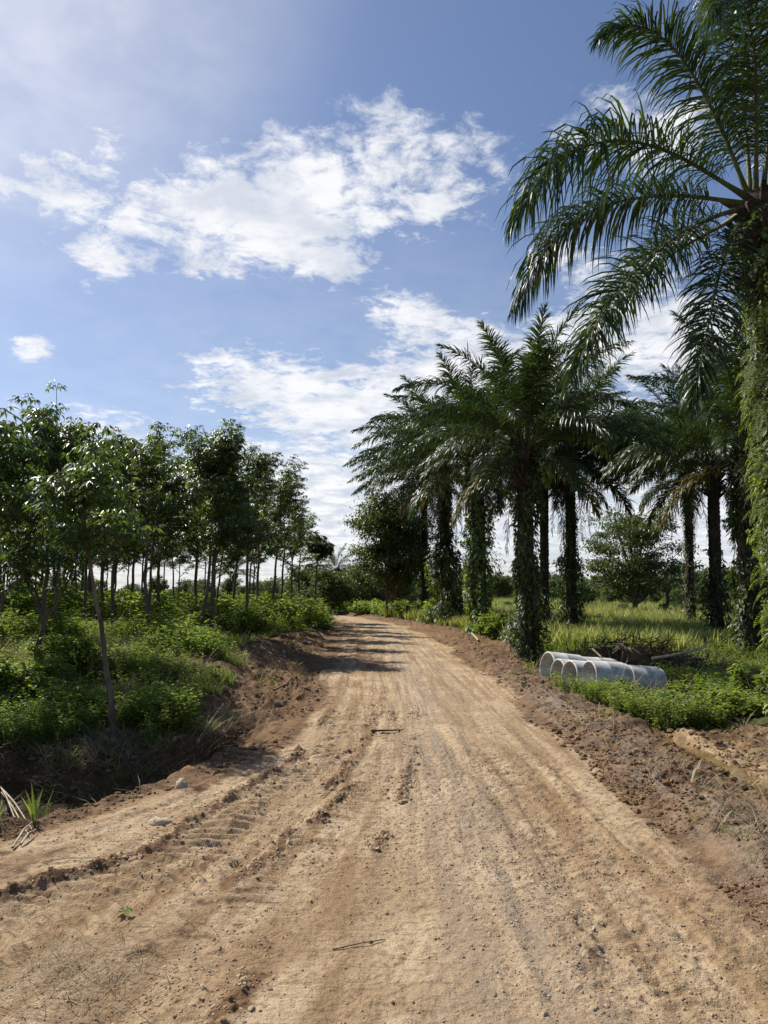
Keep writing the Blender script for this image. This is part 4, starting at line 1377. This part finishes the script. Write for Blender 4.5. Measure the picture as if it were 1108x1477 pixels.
pl = plant_points(46000, 6.5, 34, .72, 1, -1)
cov_noise = lambda x, y, s: fbm(x * .55, y * .55, 3, s)
cl = cov_noise(pl[0], pl[1], 501)
m = cl > np.where(pl[1] < 11, .50, .44)
cover('undergrowth', WF, [a[m] for a in pl], lambda x, y, r: (.26 + 2.6 * np.clip(cov_noise(x, y, 501) - .48, 0, .4)) * r.uniform(.6, 1.3, len(x)) * (.8 + .02 * y), M['weed'],
      'leafy green undergrowth below the rubber trees', 'undergrowth', 2)
cover('grass', GT, [a[~m] for a in pl], lambda x, y, r: r.uniform(.25, .85, len(x)) * (.45 + .025 * y), M['grass'],
      'rough green grass between the weeds below the rubber trees', 'grass', 3)
px_ = plant_points(6500, 8.0, 30, .72, 61, -1)
cover('creepers', WT, px_, lambda x, y, r: r.uniform(.25, .75, len(x)) * (.8 + .015 * y), M['creeper'], 'pale broad-leaved creepers among the weeds on the left', 'creepers', 62)
px_ = plant_points(3500, 8.0, 30, .72, 63, -1)
cover('dry_straw', [tuft_template(500 + k_, 6, .6, .007, .7) for k_ in range(4)], px_, lambda x, y, r: r.uniform(.5, 1.2, len(x)), M['straw'], 'dry stalks standing in the weeds on the left', 'straw', 64)
px_ = plant_points(3200, 9.5, 24, .5, 65, 1)
cover('creepers', WT, px_, lambda x, y, r: r.uniform(.25, .75, len(x)), M['creeper'], 'pale broad-leaved creepers around the pipes', 'creepers', 66)
px_ = plant_points(1800, 9.5, 26, .5, 67, 1)
cover('dry_straw', [tuft_template(510 + k_, 6, .6, .007, .7) for k_ in range(4)], px_, lambda x, y, r: r.uniform(.5, 1.3, len(x)), M['straw'], 'dry stalks standing in the weeds by the pipes', 'straw', 68)
r_ = np.random.default_rng(71)
x = r_.normal(-1.35, .32, 260); y = r_.normal(3.35, .30, 260); kp = y > 2.5; x, y = x[kp], y[kp]; z = land(x, y)[0]
cover('dry_straw', [tuft_template(520 + k_, 4, .22, .003, 2.5) for k_ in range(4)], [x, y, z + .025], lambda x, y, r: r.uniform(.4, 1.0, len(x)), M['straw'], 'wisps of dry grass on the road in the near left corner', 'straw', 72)
pl = plant_points(9000, 24, 75, .62, 4, -1)
cover('undergrowth', WT, pl, lambda x, y, r: (1.1 + 1.1 * cov_noise(x * .6, y * .6, 511)) * r.uniform(.7, 1.4, len(x)), M['weed'], 'tall leafy undergrowth at the back of the plantation', 'undergrowth', 5)
pr = plant_points(13000, 9.5, 30, .50, 6, 1)
cl = cov_noise(pr[0], pr[1], 521)
m = (cl > .46) | (pr[1] < 13) | ((pr[1] < 24) & (cl > .36))
cover('undergrowth', WF, [a[m] for a in pr], lambda x, y, r: (.4 + .9 * np.clip(cov_noise(x, y, 521) - .4, 0, .3) * 2) * r.uniform(.6, 1.2, len(x)), M['weed'],
      'green weeds around the pipes and below the palms', 'undergrowth', 7)
cover('grass', GT, [a[~m] for a in pr], lambda x, y, r: r.uniform(.5, 1.1, len(x)) * (.8 + .015 * y), M['grass'], 'grass growing between the palms', 'grass', 8)
pf = plant_points(24000, 19, 110, .62, 9, 1)
cover('field_grass', FG, pf, lambda x, y, r: r.uniform(.5, 1.2, len(x)) * (.35 + .012 * y + .9 * fbm(x * .16, y * .16, 3, 551)), M['field_grass'], 'tall bright grass of the open field behind the palms', 'grass', 10)
pf = plant_points(5000, 22, 110, .62, 11, 1)
cover('dry_straw', FG, pf, lambda x, y, r: r.uniform(.5, 1.1, len(x)) * (.5 + .012 * y), M['straw'], 'dry seeding grass mixed into the open field', 'straw', 12)
pf = plant_points(6000, 22, 90, .62, 13, 1)
kp = fbm(pf[0] * .12, pf[1] * .12, 3, 561) > .5
cover('field_weeds', WT, [a[kp] for a in pf], lambda x, y, r: r.uniform(.5, 1.1, len(x)) * (.6 + .014 * y), M['creeper'], 'patches of pale weeds in the open field', 'weeds', 14)
# tufts and straw on the verges
r_ = np.random.default_rng(15)
x, y, o_ = road_points(9000, 3.5, 26, .1, 2.2, 21)
keep = (fbm(x * 1.6, y * 1.6, 3, 531) > .56) & ((x < 0) | (y > 9) | (r_.uniform(0, 1, len(x)) < .12))
x, y = x[keep], y[keep]
z = land(x, y)[0]
cover('verge_grass', GT, [x, y, z], lambda x, y, r: r.uniform(.12, .38, len(x)), M['grass'], 'thin grass sprouting on the earth verges', 'grass', 22)
x, y, o_ = road_points(7000, 3.5, 22, .2, 2.4, 23)
keep = fbm(x * 1.3, y * 1.3, 3, 541) > .52
x, y = x[keep], y[keep]; z = land(x, y)[0]
cover('dry_straw', [tuft_template(460 + k, 5, .4, .008, 1.8) for k in range(4)], [x, y, z + .03], lambda x, y, r: r.uniform(.3, .9, len(x)), M['straw'], 'dry grass stalks strewn on the earth verges', 'straw', 24)


def shrub(loc, label, seed, h=.8, w=.9, n=1500, leaf=.09, mat='weed', stems=9, name='shrub', group=None, arch=.35):
    r = np.random.default_rng(seed)
    wood = MB(); fol = MB()
    P = []; D = []
    for k in range(stems):
        a = k * 2.4 + r.normal(0, .3); rr = w / 2 * math.sqrt(r.uniform(.05, 1))
        tip = np.array([math.cos(a) * rr, math.sin(a) * rr, h * r.uniform(.6, 1.05) * (1 - .3 * (rr / (w / 2)) ** 2)])
        mid = tip * .5 + np.array([0, 0, h * .2])
        tt = np.linspace(0, 1, 7)[:, None]
        path = 2 * mid * tt * (1 - tt) + tip * tt ** 2
        v, f = tube(path, np.linspace(.012, .004, 7), 5); wood.add(v, f)
        m = n // stems
        t = r.uniform(.25, 1.02, m) ** .8
        q = 2 * mid * (t * (1 - t))[:, None] + tip * (t ** 2)[:, None] + r.normal(0, .10 * w * .6, (m, 3)) * np.array([1, 1, .8])
        q[:, 2] = np.maximum(q[:, 2], .03)
        aa = r.uniform(0, 6.28, m)
        P.append(q); D.append(np.stack([np.cos(aa), np.sin(aa), r.uniform(-.6, .4, m)], -1))
    P = np.concatenate(P); D = np.concatenate(D)
    v, f = kites(P, D, nrm(np.array([0, 0, 1.0]) + rdir(len(P), r) * .5), leaf * r.uniform(.6, 1.4, len(P)), leaf * .5 * r.uniform(.7, 1.3, len(P))); fol.add(v, f)
    t = thing(name, loc, r.uniform(0, 6.28), label, 'shrub', group)
    wood.build('stem', M['twig'], t); fol.build('foliage', M[mat], t)
    return t


def sp(px, Y, dz=0):
    b = pbase(px, Y); b[2] += dz; return b


shrub(sp(985, 10.6), 'lush bright green shrub in front of the rightmost pipe', 1, .62, 1.0, 1900, .10)
shrub(sp(1030, 10.2), 'spreading green shrub between the bright shrub and the earth mound', 2, .5, .9, 1500, .09)
shrub(sp(1092, 10.8), 'tall leafy shrub at the foot of the nearest palm', 3, .95, .9, 1900, .11)
shrub(sp(930, 10.9), 'low weed clump in front of the pipes, next to the road verge', 4, .38, .75, 1300, .075)
shrub(sp(885, 11.6), 'fine-leaved weed clump growing up against the front pipe', 5, .42, .7, 1200, .07)
shrub(sp(850, 12.0), 'smallest weed clump at the mouths of the pipes', 6, .28, .6, 800, .06)
shrub(sp(1060, 9.8), 'dark creeping shrub on the back of the earth mound', 7, .42, .8, 1200, .09)
shrub(sp(15, 9.8), 'big leafy bush at the left border, in front of the low-branched tree', 8, 1.0, 1.3, 2600, .10)
shrub(sp(105, 11.5), 'rounded sunny bush beside the small forked rubber tree', 9, .75, 1.2, 2200, .085)
shrub(sp(282, 14.5), 'upright weedy bush at the end of the earth bank, with tall dark stems', 10, .9, .9, 1800, .085)
shrub(sp(350, 19), 'wide bush on top of the earth bank below the rubber trees', 11, .8, 1.6, 2200, .11)
shrub(sp(420, 29), 'shaded bush at the foot of the edge row of rubber trees', 12, 1.1, 1.8, 2000, .15)
shrub(sp(640, 37), 'bright leafy bush at the foot of the bare slim palm', 13, 1.4, 2.0, 2200, .20)
shrub(sp(590, 42), 'pale green roadside bush below the broad dense tree', 14, 1.2, 2.4, 2200, .2)
shrub(sp(715, 24), 'glossy green bush between the two vine-clad roadside palms', 15, .9, 1.3, 1800, .14)
shrub(sp(535, 52), 'low green hedge-like bush on the inside of the road bend', 16, 1.0, 3.0, 2200, .22)
shrub(sp(445, 47), 'low green bush where the road bends out of sight', 17, 1.2, 2.2, 2200, .22)

# a single green reed tuft by the ditch and a fresh leaf on the road
b = gpt(50, 1190)
v, f = tuft_template(77, 14, .24, .014, .25)
mb = MB(); mb.add(v, f)
tag(mb.build('reed_tuft', M['grass'], smooth=False, loc=(b[0], b[1], max(b[2], -.45))), 'bright green reed tuft sprouting from the ditch edge', 'grass tuft')
b = g3(180, 1320, .012)
mb = MB()
r = np.random.default_rng(3)
v, f = kites(np.zeros((5, 3)), np.array([(1, .2, .1), (-1, .1, .1), (.5, .6, .15), (-.4, -.5, .1), (.6, -.4, .12)]), np.tile([0, 0, 1.0], (5, 1)), np.full(5, .05), np.full(5, .03)); mb.add(v, f)
tag(mb.build('fallen_leaf', M['weed'], loc=b), 'fresh green leaf sprig lying on the left wheel track', 'leaf')


# brushwood heap behind the pipes
def brush_pile(c, w, d, h, n, label, seed):
    r = np.random.default_rng(seed)
    t = thing('brush_pile', c, 0, label, 'brushwood')
    dark = MB(); pale = MB(); leaf = MB()
    for k in range(n):
        x0, y0 = r.uniform(-w / 2, w / 2), r.uniform(-d / 2, d / 2)
        hh = h * max(0.1, (1 - (2 * x0 / w) ** 2)) * max(.15, 1 - (2 * y0 / d) ** 2)
        z0 = r.uniform(0, hh)
        a = r.uniform(0, 6.28); ln = r.uniform(.2, .8); el = r.normal(.15, .6)
        p = np.array([x0, y0, z0]); dd = np.array([math.cos(a) * math.cos(el), math.sin(a) * math.cos(el), math.sin(el)])
        path = np.array([p - dd * ln / 2, p + r.normal(0, .06, 3), p + dd * ln / 2 + r.normal(0, .06, 3)])
        path[:, 2] = np.maximum(path[:, 2], .02)
        rr = r.uniform(.004, .013)
        v, f = tube(path, [rr, rr * .8, rr * .4], 5)
        (pale if k % 14 == 0 else dark).add(v, f)
    m = 1500
    x0 = r.uniform(-w / 2, w / 2, m); y0 = r.uniform(-d / 2, d / 2, m)
    z0 = h * .9 * np.clip(1 - (2 * x0 / w) ** 2, .1, 1) * np.clip(1 - (2 * y0 / d) ** 2, .1, 1) * r.uniform(.2, 1, m)
    v, f = kites(np.stack([x0, y0, z0], -1), rdir(m, r), rdir(m, r), r.uniform(.08, .25, m), r.uniform(.02, .06, m)); leaf.add(v, f)
    gx, gy = np.meshgrid(np.linspace(-w / 2, w / 2, 60), np.linspace(-d / 2, d / 2, 34), indexing='ij')
    gh = h * .78 * np.clip(1 - (2 * gx / w) ** 2, 0, 1) * np.clip(1 - (2 * gy / d) ** 2, 0, 1) * (.55 + .9 * fbm(gx * 2.2 + seed, gy * 2.2, 4, seed, .6)) - .06
    mound = MB(); i = np.arange(59)[:, None] * 34; j = np.arange(33)[None]
    mound.add(np.stack([gx, gy, gh], -1).reshape(-1, 3), np.stack([i + j, i + 34 + j, i + 35 + j, i + j + 1], -1).reshape(-1, 4))
    mound.build('earth', M['dark_clod'], t)
    dark.build('twigs', M['dark_twig'], t); pale.build('bleached_sticks', M['dead_wood'], t); leaf.build('withered_leaves', M['palm_dead'], t)
    return t


c = pbase(905, 16.2); c[2] -= .03
brush_pile(c, 4.2, 1.9, 1.05, 1500, 'tangled heap of uprooted brushwood and roots behind the concrete pipes', 5)
c = pbase(1000, 15.0); c[2] -= .03
brush_pile(c, 3.0, 1.6, .65, 700, 'lower heap of dead branches under the palms, right of the bigger heap', 6)
stick('stick', [at(855, 936, 15.6), at(868, 948, 15.4)], .022, .014, M['dead_wood'], 'pale stick poking out above the pipes from the brushwood heap')
stick('branch', [at(940, 950, 14.6), at(975, 944, 14.7), at(1010, 936, 14.8), at(1024, 925, 14.9)], .03, .015, M['dead_wood'], 'long grey branch lying on the lower heap of dead branches', 'branch')
# split stump with pale roots in the heap
mb = MB()
r = np.random.default_rng(19)
for k in range(9):
    a = r.uniform(0, 6.28)
    d0 = np.array([math.cos(a) * .3, math.sin(a) * .2 - .1, r.uniform(-.2, .2)])
    v, f = tube(np.array([[0, 0, .12], d0 * .5 + [0, 0, .14], d0 + [0, 0, .05]]), [.035, .022, .006], 6); mb.add(v, f)
s0 = at(902, 945, 15.2)
tag(mb.build('tree_root', M['twig'], loc=s0), 'splintered pale root stock sticking out of the brushwood heap', 'root')

r_ = np.random.default_rng(31)
n = 2600
x = r_.uniform(-6.5, -1.3, n); y = r_.uniform(7.3, 9.6, n) + 1.0 * sstep(-2.9, -1.5, x)
keep = (land(x, y, False)[7] < -.2) | True
keep &= land(x, y, False)[6] > .5
x, y = x[keep], y[keep]; z = land(x, y)[0]
k = len(x) // 3
cover('dry_straw', [tuft_template(480 + k_, 7, .42, .007, 1.3) for k_ in range(4)], [x[k:], y[k:], z[k:] + .02], lambda x, y, r: r.uniform(.3, 1.0, len(x)), M['straw'], 'dry grass hanging over the dark ditch bank', 'straw', 32)
cover('bank_weeds', WF, [x[:k], y[:k], z[:k]], lambda x, y, r: r.uniform(.12, .45, len(x)), M['weed'], 'small weeds rooted in the dark ditch bank', 'weeds', 33)

# ------------------------------------------------------------------ light and sky
SUN_AZ = R(-52)            # left of the view
SUN_EL = R(47)
sd = Vector((math.sin(SUN_AZ) * math.cos(SUN_EL), math.cos(SUN_AZ) * math.cos(SUN_EL), math.sin(SUN_EL)))
ld = bpy.data.lights.new('sun', 'SUN'); ld.energy = 5.0; ld.angle = R(0.55); ld.color = (1.0, .955, .88)
lo = bpy.data.objects.new('sun', ld); col.objects.link(lo)
lo.rotation_euler = sd.to_track_quat('Z', 'Y').to_euler()
lo.location = (-20, 20, 40)

w = bpy.data.worlds.new('World'); scene.world = w; w.use_nodes = True
nt = w.node_tree; nt.nodes.clear()
out = nt.nodes.new('ShaderNodeOutputWorld')
sky = nt.nodes.new('ShaderNodeTexSky'); sky.sky_type = 'NISHITA'; sky.sun_disc = False
sky.sun_elevation = SUN_EL; sky.sun_rotation = SUN_AZ
sky.altitude = 0; sky.air_density = 1.0; sky.dust_density = .8; sky.ozone_density = 2.6
skyc = mixc(nt, 1.0, sky.outputs[0], (.98, .975, 1.04), 'MULTIPLY')
bg = node(nt, 'ShaderNodeBackground', {'Color': skyc, 'Strength': .086})
tc = nt.nodes.new('ShaderNodeTexCoord')
sp_ = node(nt, 'ShaderNodeSeparateXYZ', {0: tc.outputs['Generated']})
X, Y_, Z = sp_.outputs
az = math_n(nt, 'ARCTAN2', X, Y_)
el = math_n(nt, 'ARCSINE', Z)
ae = node(nt, 'ShaderNodeCombineXYZ', {0: az, 1: el, 2: 0.0}).outputs[0]
den = math_n(nt, 'MAXIMUM', math_n(nt, 'ADD', Z, .12), .05)
pl_ = node(nt, 'ShaderNodeCombineXYZ', {0: math_n(nt, 'DIVIDE', X, den), 1: math_n(nt, 'DIVIDE', Y_, den), 2: 0.0}).outputs[0]


def blob(px, py, sx, sy, rot, wgt, sharp=.3):
    a, e = azel(px, py)
    v = node(nt, 'ShaderNodeVectorMath', {0: ae, 1: (a, e, 0)}, operation='SUBTRACT').outputs[0]
    v = node(nt, 'ShaderNodeVectorRotate', {0: v, 'Axis': (0, 0, 1), 'Angle': R(rot)}).outputs[0]
    v = node(nt, 'ShaderNodeVectorMath', {0: v, 1: (FPX / sx, FPX / sy, 0)}, operation='MULTIPLY').outputs[0]
    l = node(nt, 'ShaderNodeVectorMath', {0: v}, operation='LENGTH').outputs['Value']
    return math_n(nt, 'MULTIPLY', mrange(nt, l, 1.12, sharp, 0.0, 1.0), wgt)


def addup(lst):
    s_ = lst[0]
    for q in lst[1:]:
        s_ = math_n(nt, 'MAXIMUM', s_, q)
    return s_


thick = addup([blob(385, 305, 300, 130, -12, .90), blob(440, 358, 185, 66, 8, .84), blob(590, 255, 200, 120, 15, .70), blob(110, 255, 120, 90, -50, .66), blob(205, 335, 150, 75, -35, .80),
               blob(670, 505, 240, 80, 22, .88), blob(470, 590, 300, 95, 12, .92), blob(680, 590, 380, 140, 5, .98), blob(860, 400, 170, 60, 12, .64), blob(930, 490, 280, 90, 8, .88),
               blob(900, 180, 190, 70, 15, .60), blob(50, 503, 44, 24, 0, .74), blob(20, 275, 90, 28, -5, .60), blob(520, 720, 480, 140, 0, .95), blob(1000, 700, 420, 160, 0, .8), blob(150, 615, 200, 40, 4, .62),
               blob(700, 215, 140, 60, 10, .60)])
n1 = noise_n(nt, pl_, 2.6, 9, .62, .25)
n2 = noise_n(nt, pl_, 8.0, 8, .68, .4)
n5 = noise_n(nt, pl_, 21.0, 6, .65, .5)
nn = math_n(nt, 'ADD', math_n(nt, 'MULTIPLY', math_n(nt, 'SUBTRACT', n1, .5), 1.25), math_n(nt, 'MULTIPLY', math_n(nt, 'SUBTRACT', n2, .5), 1.7))
nn = math_n(nt, 'ADD', nn, math_n(nt, 'MULTIPLY', math_n(nt, 'SUBTRACT', n5, .5), 1.0))
dens = mrange(nt, math_n(nt, 'ADD', thick, nn), .34, .96)
veil = addup([blob(40, 60, 560, 330, -35, .50, 0.0), blob(560, 820, 1600, 230, 0, .80), blob(500, 560, 700, 300, 0, .15)])
n3 = noise_n(nt, pl_, 1.3, 5, .6, .6)
veil = math_n(nt, 'MULTIPLY', veil, mrange(nt, n3, .3, .7, .65, 1.1))
dens = math_n(nt, 'MAXIMUM', math_n(nt, 'MULTIPLY', dens, .93), veil)
# thicker parts of the cloud are a little greyer
n4 = noise_n(nt, pl_, 5.0, 5, .6, .2)
ccol = mixc(nt, mrange(nt, n4, .35, .62), (.66, .70, .78), (.95, .95, .96))
bgc = node(nt, 'ShaderNodeBackground', {'Color': ccol, 'Strength': .84})
mx = node(nt, 'ShaderNodeMixShader', {0: dens, 1: bg.outputs[0], 2: bgc.outputs[0]})
nt.links.new(mx.outputs[0], out.inputs[0])

vs = scene.view_settings
scene.display_settings.display_device = 'sRGB'
vs.view_transform = 'Standard'; vs.look = 'None'; vs.exposure = 0.36; vs.gamma = 1; vs.use_curve_mapping = False
scene.cycles.max_bounces = 6
scene.cycles.diffuse_bounces = 3
scene.cycles.glossy_bounces = 2
scene.cycles.transmission_bounces = 3
scene.cycles.transparent_max_bounces = 4
